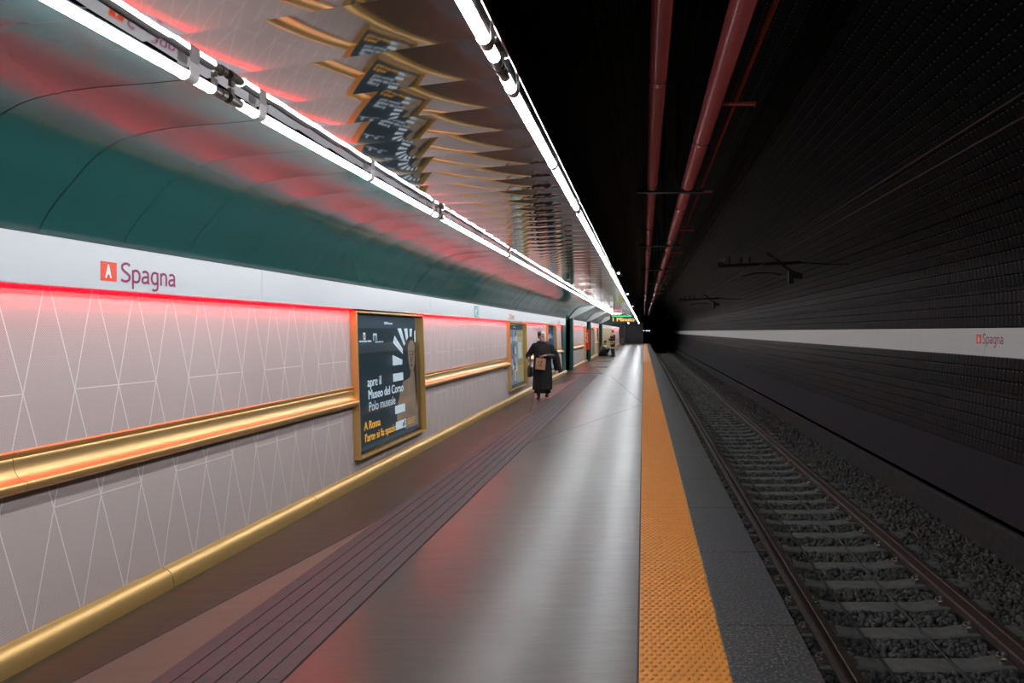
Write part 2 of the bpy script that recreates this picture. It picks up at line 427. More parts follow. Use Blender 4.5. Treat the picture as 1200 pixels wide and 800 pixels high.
# ------------------------------------------------------------------ teal vault in 0.54 m panels
VP = catmull([(-2.985, 1.95), (-2.962, 2.03), (-2.918, 2.119), (-2.856, 2.207), (-2.785, 2.288), (-2.716, 2.37), (-2.64, 2.435), (-2.564, 2.48), (-2.46, 2.515), (-2.287, 2.546), (-2.05, 2.566), (-1.84, 2.585)], 3)
V, F = [], []
PW, nv = .54, len(VP); ny = 7
y = 4.42 - PW * 20
while y < YB:
    n = len(V); tilt = random.uniform(-1, 1) * .0016; off = random.uniform(0, .0015)
    for j in range(ny):
        t = j / (ny - 1)
        for i, p in enumerate(VP):
            q = VP[min(i + 1, nv - 1)] - VP[max(i - 1, 0)]
            nrm = Vector((q.y, -q.x)).normalized()
            d = .0019 * (1 - (2 * t - 1) ** 2) + tilt * (2 * t - 1) + off
            V.append((p.x + nrm.x * d, y + .002 + t * (PW - .004), p.y + nrm.y * d))
    for j in range(ny - 1):
        for i in range(nv - 1):
            F.append((n + j * nv + i, n + (j + 1) * nv + i, n + (j + 1) * nv + i + 1, n + j * nv + i + 1))
    y += PW
struct(mesh('ceiling_cove', V, F, M['teal'], smooth=True))
BK = []
for i, p in enumerate(VP):
    q = VP[min(i + 1, nv - 1)] - VP[max(i - 1, 0)]; m_ = Vector((q.y, -q.x)).normalized()
    BK.append((p.x - m_.x * .03, p.y - m_.y * .03))
struct(extrude_y('ceiling_light_seal', BK + [(-.9, 2.625), (-.515, 2.606)], [YA - 2, YB], M['dark']))  # unseen sheet added to stop red light leaking through the panel gaps
# white lens-shaped bulkheads over the portals
for i, Y in enumerate((26.9, 35.2, 45.2)):
    arc = [(p.x + .03, p.y - .004) for p in VP if p.y > 2.06]
    chord = [(-1.9 - 0.98 * t, 2.56 - .51 * t - .03 * math.sin(PI * t)) for t in np.linspace(0, 1, 9)]
    P = arc + chord; n = len(P)
    V = [(x, Y, z) for x, z in P] + [(x, Y + .5, z) for x, z in P]
    F = [tuple(reversed(range(n))), tuple(range(n, 2 * n))] + [(k, (k + 1) % n, n + (k + 1) % n, n + k) for k in range(n)]
    struct(mesh('trim_%d' % (nb + 1), V, F, M['soffit'])); nb += 1
# backing shell over platform ceiling (keeps tunnel dark)
# ------------------------------------------------------------------ bulged mirror ceiling
V, F = [], []
XL, XR, ZC, PW, SK = -1.84, -.512, 2.598, .36, -.32
nx, ny = 15, 17
y = -6.
while y < YB:
    n = len(V); b0 = .0052 + random.uniform(-.0007, .0007); tw = random.uniform(-.0005, .0005)
    for j in range(ny):
        t = j / (ny - 1)
        for i in range(nx):
            x = XL + (XR - XL) * i / (nx - 1); b = b0 * (.14 + .86 * math.sin(PI * min(1, i / (nx - 1) * .8)) ** .9)
            V.append((x, y + t * (PW - .003) + SK * (x + 1.2), ZC + .004 - b * (1 - (2 * t - 1) ** 2) + tw * (2 * t - 1) - .020 * PW * (t - .5)))
    for j in range(ny - 1):
        for i in range(nx - 1):
            q = n + j * nx + i; F.append((q, q + nx, q + nx + 1, q + 1))
    y += PW
struct(mesh('ceiling', V, F, M['steel'], smooth=True))
bm = bmesh.new(); bx(bm, -3.0, -.95, YA - 2, YB, 2.64, 2.70); struct(bmobj('ceiling_slab', bm, M['dark']))
bm = bmesh.new(); bx(bm, -.512, -.503, YA - 2, YB, 2.585, 2.604); struct(bmobj('trim_%d' % (nb + 1), bm, M['trimsteel'], bevel=.003)); nb += 1

# ------------------------------------------------------------------ fluorescent lights
def make_light(x, y, row):
    z = 2.55; L = 3.04
    t = thing('fluorescent_light', '', 'ceiling light', (x, y, z), 'fluorescent lights along the ' + row)
    bm = bmesh.new(); cyl(bm, (0, .1, 0), (0, L - .1, 0), .0215, seg=24); tb = bmobj('tube', bm, [M['tube'], M['tubeback']], t, smooth=True)
    for p in tb.data.polygons: p.material_index = 1 if p.center.z > .007 else 0
    for s in (0, 1):
        bm = bmesh.new(); a, b = (.015, .1) if s == 0 else (L - .015, L - .1)
        cyl(bm, (0, a, 0), (0, b, 0), .017, .0205, 14); m0 = (a + b) / 2
        cyl(bm, (0, a, 0), (0, a + (b - a) * .35, 0), .023, .023, 14)
        bmobj('end_cap', bm, M['cap'], t, smooth=False)
        bm = bmesh.new(); bx(bm, -.008, .008, min(a, b) + .01, min(a, b) + .035, .015, .048); bmobj('holder', bm, M['cap'], t, bevel=.002)
    for c in (.24, L / 2, L - .24):
        bm = bmesh.new(); prof = [(.026 * math.cos(q), .026 * math.sin(q)) for q in np.linspace(PI, 2 * PI, 11)]
        prof = [(-.026, .046)] + prof + [(.026, .046)]
        inner = [(px * .86, pz * .86 if pz < 0 else pz) for px, pz in prof]
        A = [[bm.verts.new((px, c + d, pz)) for px, pz in pr] for pr in (prof, inner) for d in (-.028, .028)]
        for i in range(len(prof) - 1):
            bm.faces.new((A[0][i], A[0][i + 1], A[1][i + 1], A[1][i])); bm.faces.new((A[2][i], A[3][i], A[3][i + 1], A[2][i + 1]))
            bm.faces.new((A[0][i], A[2][i], A[2][i + 1], A[0][i + 1])); bm.faces.new((A[1][i], A[1][i + 1], A[3][i + 1], A[3][i]))
        bmobj('clip', bm, M['clipw'], t, smooth=False)
    return t
for x, y0, row in ((-1.78, -.13 - 6.08, 'teal vault'), (-.545, -.45 - 6.08, 'track side')):
    pr = make_light(x, y0, row)
    place = 'beside the teal vault' if row == 'teal vault' else 'on the track-side ceiling edge'
    for k in range(30):
        o = pr if k == 0 else dup(pr, (0, 3.04 * k, 0))
        if y0 + 3.04 * (k + 1) > YB - 1: bpy.data.objects.remove(o) if not o.children else None; break
        v = k - (2 if row == 'teal vault' else 2)
        if v < 0: o['label'] = 'white fluorescent tube behind the viewpoint ' + place
        elif v < 10: o['label'] = 'white fluorescent tube %s, %s' % (place, 'nearest in view' if v == 0 else ORD[v] + ' from the front')
        else: o['label'] = 'white fluorescent tube %s, in the crowded far end' % place
# leftovers of an unfinished copy are removed
for o in list(bpy.data.objects):
    if o.name.startswith('fluorescent_light') and not o.get('label'):
        for c in list(o.children): bpy.data.objects.remove(c)
        bpy.data.objects.remove(o)
# small spot lamps on the ceiling edge facing the track
for i, Y in enumerate((11.9, 18.6, 27.6)):
    t = thing('edge_spotlight', 'small bluish spotlight on the track-side ceiling edge, %s of three' % ('nearest', 'middle', 'farthest')[i], 'spotlight', (-.43, Y, 2.56), 'small spotlights on the ceiling edge')
    bm = bmesh.new(); cyl(bm, (0, 0, 0), (.05, .13, -.015), .022, .028, 12); bmobj('housing', bm, M['cap'], t)
    bm = bmesh.new(); cyl(bm, (-.004, -.01, .001), (0, 0, 0), .018, .02, 12); bmobj('lens', bm, M['lamp'], t)
    bm = bmesh.new(); bx(bm, -.07, .02, .03, .06, .0, .02); bmobj('arm', bm, M['cap'], t)

# ------------------------------------------------------------------ platform floor
Vf, Ff, If = [], [], []
def fpoly(pts, mi, z=0.):
    n = len(Vf); Vf.extend([(x, y, z) for x, y in pts]); Ff.append(tuple(range(n, n + len(pts)))); If.append(mi)
XW = -3.05
# triangles of olive against the wall, brown/grey elsewhere (diagonal joints as seen)
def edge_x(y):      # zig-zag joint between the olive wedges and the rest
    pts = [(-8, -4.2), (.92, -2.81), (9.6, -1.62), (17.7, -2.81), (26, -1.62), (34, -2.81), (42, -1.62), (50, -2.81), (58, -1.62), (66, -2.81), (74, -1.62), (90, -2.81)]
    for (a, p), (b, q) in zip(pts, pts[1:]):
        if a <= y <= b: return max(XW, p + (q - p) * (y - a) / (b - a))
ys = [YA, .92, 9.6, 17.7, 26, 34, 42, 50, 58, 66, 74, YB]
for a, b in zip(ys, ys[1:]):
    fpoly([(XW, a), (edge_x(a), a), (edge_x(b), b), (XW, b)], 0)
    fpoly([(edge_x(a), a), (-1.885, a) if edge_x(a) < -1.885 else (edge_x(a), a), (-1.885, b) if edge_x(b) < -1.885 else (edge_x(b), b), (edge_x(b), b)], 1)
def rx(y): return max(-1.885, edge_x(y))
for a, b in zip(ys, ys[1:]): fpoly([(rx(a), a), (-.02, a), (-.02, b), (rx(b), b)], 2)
# thin dark joints
def joint(p, q, w=.006):
    d = (Vector(q) - Vector(p)).normalized(); nrm = Vector((-d.y, d.x)) * w
    fpoly([Vector(p) + nrm, Vector(p) - nrm, Vector(q) - nrm, Vector(q) + nrm], 3, .0006)
joint((-1.6, 9.45), (-.03, 14.4)); joint((-.03, 14.8), (-1.2, 24.2)); joint((-2.81, .92), (-2.19, 5.5)); joint((-2.81, 17.7), (-2.19, 13.2))
joint((-1.6, 26), (-.03, 33), .008); joint((-.03, 33), (-2.4, 46), .008); joint((-.025, YA), (-.025, YB), .006)
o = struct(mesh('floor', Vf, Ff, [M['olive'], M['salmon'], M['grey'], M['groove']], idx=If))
# plum tactile guidance strip: six flat bars between grooves
def tactile(name, x0, x1, y0, y1, label, along=True, nbar=6, tile=.6):
    bm = bmesh.new(); bx(bm, x0, x1, y0, y1, .0, .003); g = .0045
    n2 = max(1, round((y1 - y0 if along else x1 - x0) / tile))
    for k in range(nbar):
        for j in range(n2):
            if along:
                w = (x1 - x0) / nbar; h = (y1 - y0) / n2; bx(bm, x0 + w * k + g, x0 + w * (k + 1) - g, y0 + h * j + .0012, y0 + h * (j + 1) - .0012, .003, .0075)
            else:
                w = (y1 - y0) / nbar; h = (x1 - x0) / n2; bx(bm, x0 + h * j + .0012, x0 + h * (j + 1) - .0012, y0 + w * k + g, y0 + w * (k + 1) - g, .003, .0075)
    o = bmobj(name, bm, [M['tactile'], M['groove']])
    for p in o.data.polygons: p.material_index = 0 if p.center.z > .0035 else 1
    return tag(o, label, 'tactile paving')
tactile('tactile_guidance_strip', -2.17, -1.595, YA, 24.1, 'ribbed plum grey tactile strip running along the platform floor')
tactile('tactile_guidance_strip', -2.85, -1.5, 24.7, 25.4, 'ribbed plum grey tactile crossing strip at the first green portal', False)
tactile('tactile_guidance_strip', -2.17, -1.55, 28.9, 30.2, 'short ribbed tactile strip beyond the first green portal', False)
tactile('tactile_guidance_strip', -2.5, -1.7, 34.6, 35.6, 'short ribbed tactile strip at the second green portal', False)
# yellow studded strip
bm = bmesh.new(); bx(bm, -.02, .392, YA, YB, 0, .005)
me = bpy.data.meshes.new('studs'); bm.to_mesh(me); bm.free()
V = [tuple(v.co) for v in me.vertices]; F = [tuple(p.vertices) for p in me.polygons]
P = .0412; r = 0; y = 1.5
while y < 34:
    hi = y < 9
    seg = 8 if hi else 6
    for k in range(10):
        x = -.02 + P * (k + .28 + (.46 if r % 2 else 0))
        n = len(V)
        for rr, zz in ((.0132, .005), (.0118, .0095), (.0065, .0132)):
            V += [(x + rr * math.cos(2 * PI * q / seg), y + rr * math.sin(2 * PI * q / seg), zz) for q in range(seg)]
        for ring in range(2):
            F += [(n + ring * seg + q, n + ring * seg + (q + 1) % seg, n + (ring + 1) * seg + (q + 1) % seg, n + (ring + 1) * seg + q) for q in range(seg)]
        F.append(tuple(n + 2 * seg + q for q in range(seg)))
    y += P * .93; r += 1
tag(mesh('tactile_warning_strip', V, F, M['yellow']), 'orange yellow studded warning strip along the platform edge', 'tactile paving')
# granite edge slabs: seams as gaps
bm = bmesh.new(); y = YA
while y < YB:
    bx(bm, .395, .805, y + .0015, y + 1.1975, -.06, .001); y += 1.2
struct(bmobj('trim_%d' % (nb + 1), bm, M['granite'], bevel=.004)); nb += 1
bm = bmesh.new(); bx(bm, .2, .72, YA, YB, -1.4, -.06); bx(bm, -3.1, .395, YA, YB, -1.4, -.02); struct(bmobj('floor_slab', bm, M['kerbm']))

# ------------------------------------------------------------------ track bed
xs = np.linspace(.7, 4.5, 77); ysb = np.concatenate([np.arange(0., 14., .05), np.arange(14., 40., .2), np.arange(40., 140., 2.)])
nX, nY = len(xs), len(ysb)
gx, gy = np.meshgrid(xs, ysb)
gz = -1.235 + .02 * np.sin(gx * 37.1 + gy * 23.3) * np.sin(gy * 31.7 - gx * 11) + np.where(gx > 3.45, .10 * np.clip((gx - 3.45) / .4, 0, 1), 0)
V = np.stack([gx, gy, gz], -1).reshape(-1, 3)
ii = (np.arange(nY - 1)[:, None] * nX + np.arange(nX - 1)[None]).reshape(-1)
F = np.stack([ii, ii + 1, ii + nX + 1, ii + nX], -1)
struct(mesh('floor_trackbed', V.tolist(), F.tolist(), M['bed'], smooth=True))
# ballast stones: one mesh
ico = bmesh.new(); bmesh.ops.create_icosphere(ico, subdivisions=1, radius=1.)
iv = np.array([v.co[:] for v in ico.verts]); ico.verts.index_update(); if_ = np.array([[v.index for v in f.verts] for f in ico.faces]); ico.free()
protos = [iv * (1 + rng.uniform(-.32, .25, (12, 1))) * rng.uniform(.65, 1.1, (1, 3)) for _ in range(14)]
def stones(n, y0, y1, smin, smax, x0=.82, x1=4.24):
    X = rng.uniform(x0, x1, n); Y = y0 + (y1 - y0) * rng.uniform(0, 1, n) ** 1.25
    s = rng.uniform(smin, smax, n)
    Z = -1.236 + np.where(X > 3.45, .10 * np.clip((X - 3.45) / .4, 0, 1), 0) + rng.uniform(-.012, .022, n)
    sl = np.abs(((Y - 5.56) / .6 + 50) % 1); on = ((sl < .40) | (sl > .965)) & (X > 1.35) & (X < 3.4)
    keep = ~on & ~((np.abs(X - 1.6) < .1) | (np.abs(X - 3.11) < .1))
    return X[keep], Y[keep], Z[keep], s[keep]
allv, allf, base = [], [], 0
for n, y0, y1, a, b in ((26000, 3.6, 16., .022, .042), (9000, 14., 30., .03, .05), (4500, 28., 60., .04, .06)):
    X, Y, Z, s = stones(n, y0, y1, a, b)
    for i in range(len(X)):
        pv = protos[i % 14]; q = rng.normal(size=4); q /= np.linalg.norm(q); w, xx, yy, zz = q
        R = np.array([[1 - 2 * (yy * yy + zz * zz), 2 * (xx * yy - zz * w), 2 * (xx * zz + yy * w)], [2 * (xx * yy + zz * w), 1 - 2 * (xx * xx + zz * zz), 2 * (yy * zz - xx * w)], [2 * (xx * zz - yy * w), 2 * (yy * zz + xx * w), 1 - 2 * (xx * xx + yy * yy)]])
        allv.append(pv @ R.T * s[i] + (X[i], Y[i], Z[i])); allf.append(if_ + base); base += 12
AV = np.concatenate(allv).astype('f'); AF = np.concatenate(allf).astype('i')
me = bpy.data.meshes.new('ballast_stones'); me.vertices.add(len(AV)); me.vertices.foreach_set('co', AV.ravel())
me.loops.add(AF.size); me.loops.foreach_set('vertex_index', AF.ravel()); me.polygons.add(len(AF)); me.polygons.foreach_set('loop_start', np.arange(0, AF.size, 3, dtype='i'))
me.update(calc_edges=True)
o = fin('ballast_stones', me, M['stone']); tag(o, 'dark grey crushed stone ballast filling the track bed', 'ballast', kind='stuff')
# rails
RPf = [(-.07, 0), (.07, 0), (.07, .012), (.02, .028), (.009, .045), (.009, .115), (.032, .128), (.035, .158), (.026, .165), (-.026, .165), (-.035, .158), (-.032, .128), (-.009, .115), (-.009, .045), (-.02, .028), (-.07, .012)]
for x, lab in ((1.6, 'rusty steel rail on the side next to the platform edge'), (3.11, 'rusty steel rail on the side next to the dark tiled wall')):
    o = extrude_y('rail', [(x + a, -1.185 + b) for a, b in RPf], [0., 98., 139.], [M['rail'], M['railtop']], smooth=False, closed=True, flip=True)
    for p in o.data.polygons: p.material_index = 1 if p.center.z > -1.035 else 0
    tag(o, lab, 'rail', 'running rails')
# sleepers
def sleeper_mesh():
    prof = [(-1.2, -.012), (-1.0, .0), (-.55, .0), (-.42, -.022), (.42, -.022), (.55, 0), (1.0, 0), (1.2, -.012)]
    V, F = [], []
    for x, z in prof:
        for yy, zz in ((0, -.2), (0, z - .012), (.022, z), (.208, z), (.23, z - .012), (.23, -.2)): V.append((x, yy, zz))
    for i in range(len(prof) - 1):
        for j in range(5): F.append((i * 6 + j, (i + 1) * 6 + j, (i + 1) * 6 + j + 1, i * 6 + j + 1))
    F += [tuple(range(6)), tuple(reversed(range((len(prof) - 1) * 6, len(prof) * 6)))]
    return V, F
def clip_mesh(side):
    bm = bmesh.new(); s = side
    pipe(bm, [(s * .075, .06, .028), (s * .125, .05, .042), (s * .155, .075, .03), (s * .14, .1, .022), (s * .085, .105, .034), (s * .085, .125, .034), (s * .14, .13, .022), (s * .155, .155, .03), (s * .125, .18, .042), (s * .075, .17, .028)], .0085, 6)
    cyl(bm, (s * .112, .115, .0), (s * .112, .115, .075), .014, .014, 6); cyl(bm, (s * .112, .115, .048), (s * .112, .115, .062), .024, .024, 6)
    bx(bm, min(s * .07, s * .165), max(s * .07, s * .165), .05, .18, 0, .016)
    return bm
V, F = sleeper_mesh()
ZS = -1.19
s0 = mesh('sleeper', V, F, M['sleeper'], loc=(2.355, 5.56 - 1.2, ZS)); tag(s0, '', 'sleeper', 'concrete sleepers of the track')
clips = []
for rx_, sd in ((-.755, -1), (-.755, 1), (.755, -1), (.755, 1)):
    c = bmobj('rail_clip', clip_mesh(sd), M['clip'], s0); c.location = (rx_, 0, 0); clips.append(c)
for k in range(135):
    if k == 0: o = s0
    else: o = dup(s0, (0, .6 * k, 0), kids=k < 45)
    if k == 0: o['label'] = 'grey concrete sleeper at the bottom edge of the view, nearest of all'
    elif k < 20: o['label'] = 'grey concrete sleeper, %s from the front along the track' % ORD[k]
    elif k < 45: o['label'] = 'grey concrete sleeper in the middle stretch of track where clips still show'
    else: o['label'] = 'concrete sleeper in the far dim stretch of track, seen nearly edge-on'
# cables lying between the rails
for x, lab in ((1.99, 'thin black cable lying across the sleepers, the one nearer the platform'), (2.56, 'thin black cable lying across the sleepers, the one nearer the tunnel wall')):
    bm = bmesh.new(); pts = [(x + .012 * math.sin(q * 1.3 + x), q, -1.2 + (.004 if int(q * 3) % 2 else 0)) for q in np.arange(1., 45., .35)]
    pipe(bm, pts, .012, 6); tag(bmobj('track_cable', bm, M['cable']), lab, 'cable', 'cables between the rails')

# ------------------------------------------------------------------ tunnel lining, right wall
LOW = [(4.3, -.72), (4.37, -.42), (4.42, -.02)]
MID1 = [(4.42, -.02), (4.47, .4), (4.5, .78)]
MID2 = [(4.5, .78), (4.53, 1.22)]
TOP1 = [(4.55, 1.6), (4.53, 2.1)]
TOP2 = catmull([(4.53, 2.1), (4.42, 2.7), (4.15, 3.35), (3.7, 4.0), (3.1, 4.55), (2.3, 5.0), (1.4, 5.22), (.5, 5.27), (-.4, 5.15), (-1.2, 4.85), (-1.9, 4.4), (-2.5, 3.8), (-2.95, 3.2), (-3.1, 2.6), (-3.12, 1.9)], 4)
YT = [YA - 2, 98.]
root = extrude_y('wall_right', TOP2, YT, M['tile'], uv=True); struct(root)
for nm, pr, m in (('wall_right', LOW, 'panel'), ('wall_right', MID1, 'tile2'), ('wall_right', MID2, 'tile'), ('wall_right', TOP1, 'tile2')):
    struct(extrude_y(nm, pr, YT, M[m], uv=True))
# seams of the smooth lower panels
bm = bmesh.new()
for q in np.arange(3., 98., 2.4): bx(bm, 4.36, 4.375, q - .006, q + .006, -.72, -.05)
bm.free()
# white band of the right wall in sheets
bm = bmesh.new()
for q in np.arange(YA, 97., 2.5): bx(bm, 4.5, 4.56, q + .002, q + 2.498, 1.222, 1.592)
struct(bmobj('trim_%d' % (nb + 1), bm, M['bandr'], bevel=.003)); nb += 1
# cable trough and kerb at the foot of the wall
kp = [(4.18, -1.3), (4.2, -.78), (4.22, -.755), (4.27, -.755), (4.275, -.83), (4.36, -.83), (4.36, -1.3)]
o = struct(extrude_y('trim_%d' % (nb + 1), kp, YT, M['kerbm'], smooth=False)); nb += 1
# ends: far portal wall and platform end wall
bm = bmesh.new()
bx(bm, -3.3, .95, 98, 98.4, -1.4, 5.4); bx(bm, 3.95, 4.8, 98, 98.4, -1.4, 5.4); bx(bm, .95, 3.95, 98, 98.4, 3.1, 5.4)
struct(bmobj('wall_back', bm, M['tile2']))
tp = [(.95, -1.4), (.9, .5), (1.0, 2.0), (1.5, 3.0), (2.45, 3.4), (3.4, 3.0), (3.9, 2.0), (4.0, .5), (3.95, -1.4)]
struct(extrude_y('wall_tunnel', tp, [98.2, 140], M['dark']))
bm = bmesh.new(); bx(bm, .5, 4.5, 140, 140.2, -1.5, 4); struct(bmobj('wall_back', bm, M['dark']))
bm = bmesh.new(); bx(bm, -3.1, -.02, YB - .3, YB, 0, 2.64); bx(bm, -3.0, -2.3, YB - 3.5, YB - .3, 0, 2.3); struct(bmobj('wall_back', bm, M['endw']))

# ------------------------------------------------------------------ red pipes under the vault, on hangers
ZH = 3.6
def pipe_thing(name, x, r, z, label):
    t = thing(name, label, 'pipe', (x, 0, z), 'red pipes under the tunnel vault')
    bm = bmesh.new(); cyl(bm, (0, YA, 0), (0, 97.9, 0), r, seg=24); bmobj('pipe_body', bm, M['red'], t, smooth=True)
    return t
p1 = pipe_thing('fire_pipe', .125, .076, ZH + .088, 'dark red round pipe under the vault, the one nearer the lit ceiling')
p2 = pipe_thing('fire_pipe', .655, .092, ZH + .104, 'thicker dark red pipe under the vault with side branches, nearer the track')
p3 = pipe_thing('fire_pipe', 1.0, .03, 4.05, 'thin dark red pipe above and beside the thicker red pipe')
for t, r, y0, st in ((p1, .082, 1.6, 4.1), (p2, .098, 3.5, 4.1)):
    for q in np.arange(y0, 40, st):
        bm = bmesh.new(); cyl(bm, (0, q, 0), (0, q + .09, 0), r, seg=24); bmobj('coupling', bm, M['red'], t, smooth=False)
for q in np.arange(2.45, 40, 4.1):
    bm = bmesh.new(); cyl(bm, (.05, q, .03), (.42, q, .03), .022, seg=10); cyl(bm, (.4, q, .03), (.42, q, .03), .03, seg=10); bmobj('branch', bm, M['red'], p2, smooth=False)
h0 = thing('pipe_hanger', '', 'pipe hanger', (.39, 10.1, ZH), 'pipe hangers under the vault')
bm = bmesh.new(); bx(bm, -.49, .5, -.05, .05, -.008, .008); bx(bm, -.49, .5, -.05, -.042, .008, .05); bmobj('cross_plate', bm, M['dark'], h0)
for sx in (-.1, .12):
    bm = bmesh.new(); bx(bm, sx - .03, sx + .03, -.02, .02, .008, 1.64); bmobj('drop_rod', bm, M['dark'], h0)
bm = bmesh.new()
for cx, rr in ((-.265, .08), (.265, .096)):
    pts = [(cx + rr * math.cos(a) * 1.02, 0, rr + .01 + rr * math.sin(a) * 1.02) for a in np.linspace(-.3, PI + .3, 14)]; pipe(bm, pts, .007, 6)
bmobj('pipe_strap', bm, M['dark'], h0)
for k in range(13):
    o = h0 if k == 0 else dup(h0, (0, 6.4 * k, 0))
    o['label'] = 'dark steel cross plate carrying the red pipes, %s' % ('nearest in view' if k == 0 else ORD[k] + ' from the front')

# ------------------------------------------------------------------ overhead line
for z, lab, r in ((2.88, 'thin overhead contact wire above the track, the lower of two', .009), (3.03, 'thin overhead wire above the track, the upper of two', .008)):
    bm = bmesh.new(); cyl(bm, (2.36, YA, z), (2.36, 140, z), r, seg=8); tag(bmobj('overhead_wire', bm, M['rail'], smooth=True), lab, 'overhead wire', 'overhead wires above the track')
def bracket(Y, lab):
    t = thing('overhead_line_bracket', lab, 'bracket', (2.36, Y, 2.9), 'overhead line brackets')
    bm = bmesh.new(); pipe(bm, [(-.75, 0, .02), (.55, 0, .08), (.95, 0, .1)], .035, 8); bx(bm, -.8, -.68, -.04, .04, .0, .1); bmobj('arm', bm, M['black'], t)
    for xx in (-.55, -.3, -.12):
        bm = bmesh.new()
        for j in range(4): cyl(bm, (xx, 0, .06 + j * .035), (xx, 0, .075 + j * .035), .055 - .004 * j, .03, 10)
        cyl(bm, (xx, 0, .02), (xx, 0, .22), .018, seg=8); bmobj('insulator', bm, M['black'], t)
    bm = bmesh.new(); pipe(bm, [(.5, 0, .08), (.75, 0, -.08), (.95, 0, -.16)], .03, 8); bx(bm, .7, .8, -.05, .05, -.35, -.1); bx(bm, .75, .98, -.08, .08, -.24, -.14); bmobj('jumper', bm, M['black'], t)
    bm = bmesh.new(); pipe(bm, [(-.3, 0, -.2), (.0, 0, -.13), (.3, 0, -.12), (.55, 0, -.16)], .014, 6); pipe(bm, [(0, 0, -.02), (0, 0, .1)], .012, 6); bmobj('steady_arm', bm, M['black'], t)
    bm = bmesh.new(); pipe(bm, [(.22, 0, .3), (.62, 0, .05)], .03, 8); bmobj('brace', bm, M['black'], t)
    bm = bmesh.new(); pipe(bm, [(.95, 0, .1), (1.5, 0, .06), (1.96, 0, .06)], .012, 8); bmobj('wall_strut', bm, M['black'], t)
bracket(14.4, 'black bracket with insulators holding the overhead wire, nearer one')
bracket(30., 'black bracket with insulators holding the overhead wire, farther one')

# ------------------------------------------------------------------ lightboxes
ORANGE_SHADE = M['gold']
def lightbox(i, a, b, label):
    t = thing('advert_lightbox', label, 'lightbox', (-2.96, (a + b) / 2, 1.0), 'gold framed advert lightboxes on the wall')
    z0, z1 = .245, 1.758
    def w(x): return x + 2.96
    c = (a + b) / 2; A, B = a - c, b - c; z0 -= 1; z1 -= 1
    bm = bmesh.new()
    def slab(y0, y1, q0, q1):
        # frame members: front leans with the wall, front face .062 in front of it
        vs = []
        for (yy, zz) in ((y0, q0), (y1, q0), (y1, q1), (y0, q1)):
            f = wx(zz + 1) + .07 + 2.96
            vs.append(((w(-3.06), yy, zz), (f, yy, zz)))
        bk = [bm.verts.new(v[0]) for v in vs]; fr = [bm.verts.new(v[1]) for v in vs]
        bm.faces.new(fr); bm.faces.new(bk[::-1])
        for k in range(4): bm.faces.new((bk[k], bk[(k + 1) % 4], fr[(k + 1) % 4], fr[k]))
    slab(A, A + .018, z0, z1); slab(B - .018, B, z0, z1); slab(A + .018, B - .018, z1 - .018, z1); slab(A + .018, B - .018, z0, z0 + .018)
    bmobj('frame', bm, M['gold'], t, bevel=.003)
    bm = bmesh.new(); k = .016
    q = [bm.verts.new(v) for v in ((wx(1 + z0) - .028 + 2.96, A + k, z0 + k), (wx(1 + z0) - .028 + 2.96, B - k, z0 + k), (wx(1 + z1) - .028 + 2.96, B - k, z1 - k), (wx(1 + z1) - .028 + 2.96, A + k, z1 - k))]
    bm.faces.new(q); ret = bmesh.ops.extrude_face_region(bm, geom=bm.faces[:]); bmesh.ops.translate(bm, verts=[g for g in ret['geom'] if isinstance(g, bmesh.types.BMVert)], vec=(-.012, 0, 0))
    po = bmobj('poster', bm, M['posterband'], t)
    mesh('glass_pane', [(wx(1 + z0) + .012 + 2.96, A + k, z0 + k), (wx(1 + z0) + .012 + 2.96, B - k, z0 + k), (wx(1 + z1) + .012 + 2.96, B - k, z1 - k), (wx(1 + z1) + .012 + 2.96, A + k, z1 - k)], [(0, 1, 2, 3)], M['glass'], t)
    return t, po, c
def pp(z, lift): return wx(z) - .028 + lift          # x of the poster face at height z
def printed(name, polys, m, t, c, lift=.0015):
    """flat printed shapes on a poster: list of [(y,z)...] in metres, world"""
    V, F = [], []
    for P in polys:
        n = len(V); V += [(pp(z, lift) + 2.96, y - c, z - 1) for y, z in P]; F.append(tuple(range(n, n + len(P))))
    return mesh(name, V, F, m, t)
def ptext(name, body, y, z, w, h, m, t, c, bold=.0):
    Mx = on_left(y - c, z - 1, pp(z, .0022) + 2.96)
    Mx = Mx @ Matrix.Rotation(-.032, 4, 'X')
    return text(name, body, .2, m, Mx, t, width=w, height=h, depth=.0003, dbl=bold * 5)
t, po, c = lightbox(0, 6.9, 9.0, 'gold framed lightbox with dark museum poster of a pale figure among white rays')
printed('poster_ground', [[(6.95, .335), (8.95, .335), (8.95, 1.585), (6.95, 1.585)]], M['poster'], t, c, .0007)
body = [(8.74, 1.06), (8.7, .965), (8.58, .945), (8.45, .93), (8.34, .84), (8.26, .7), (8.2, .56), (8.2, .47), (8.5, .335), (8.95, .335), (8.95, .95), (8.9, .985), (8.86, 1.03)]
face = [(8.64, 1.3), (8.66, 1.38), (8.72, 1.43), (8.82, 1.44), (8.89, 1.39), (8.9, 1.25), (8.88, 1.13), (8.83, 1.06), (8.77, 1.03), (8.7, 1.07), (8.66, 1.16)]
hair = [(8.6, 1.2), (8.59, 1.36), (8.64, 1.45), (8.74, 1.5), (8.86, 1.49), (8.94, 1.42), (8.95, 1.1), (8.95, .7), (8.9, .55), (8.87, .9), (8.85, 1.05), (8.7, 1.38), (8.645, 1.33)]
printed('poster_figure', [body], M['skinp'], t, c, .0012); printed('poster_hair', [hair], M['hairp'], t, c, .0016)
printed('poster_face', [face], M['skinp'], t, c, .0019)
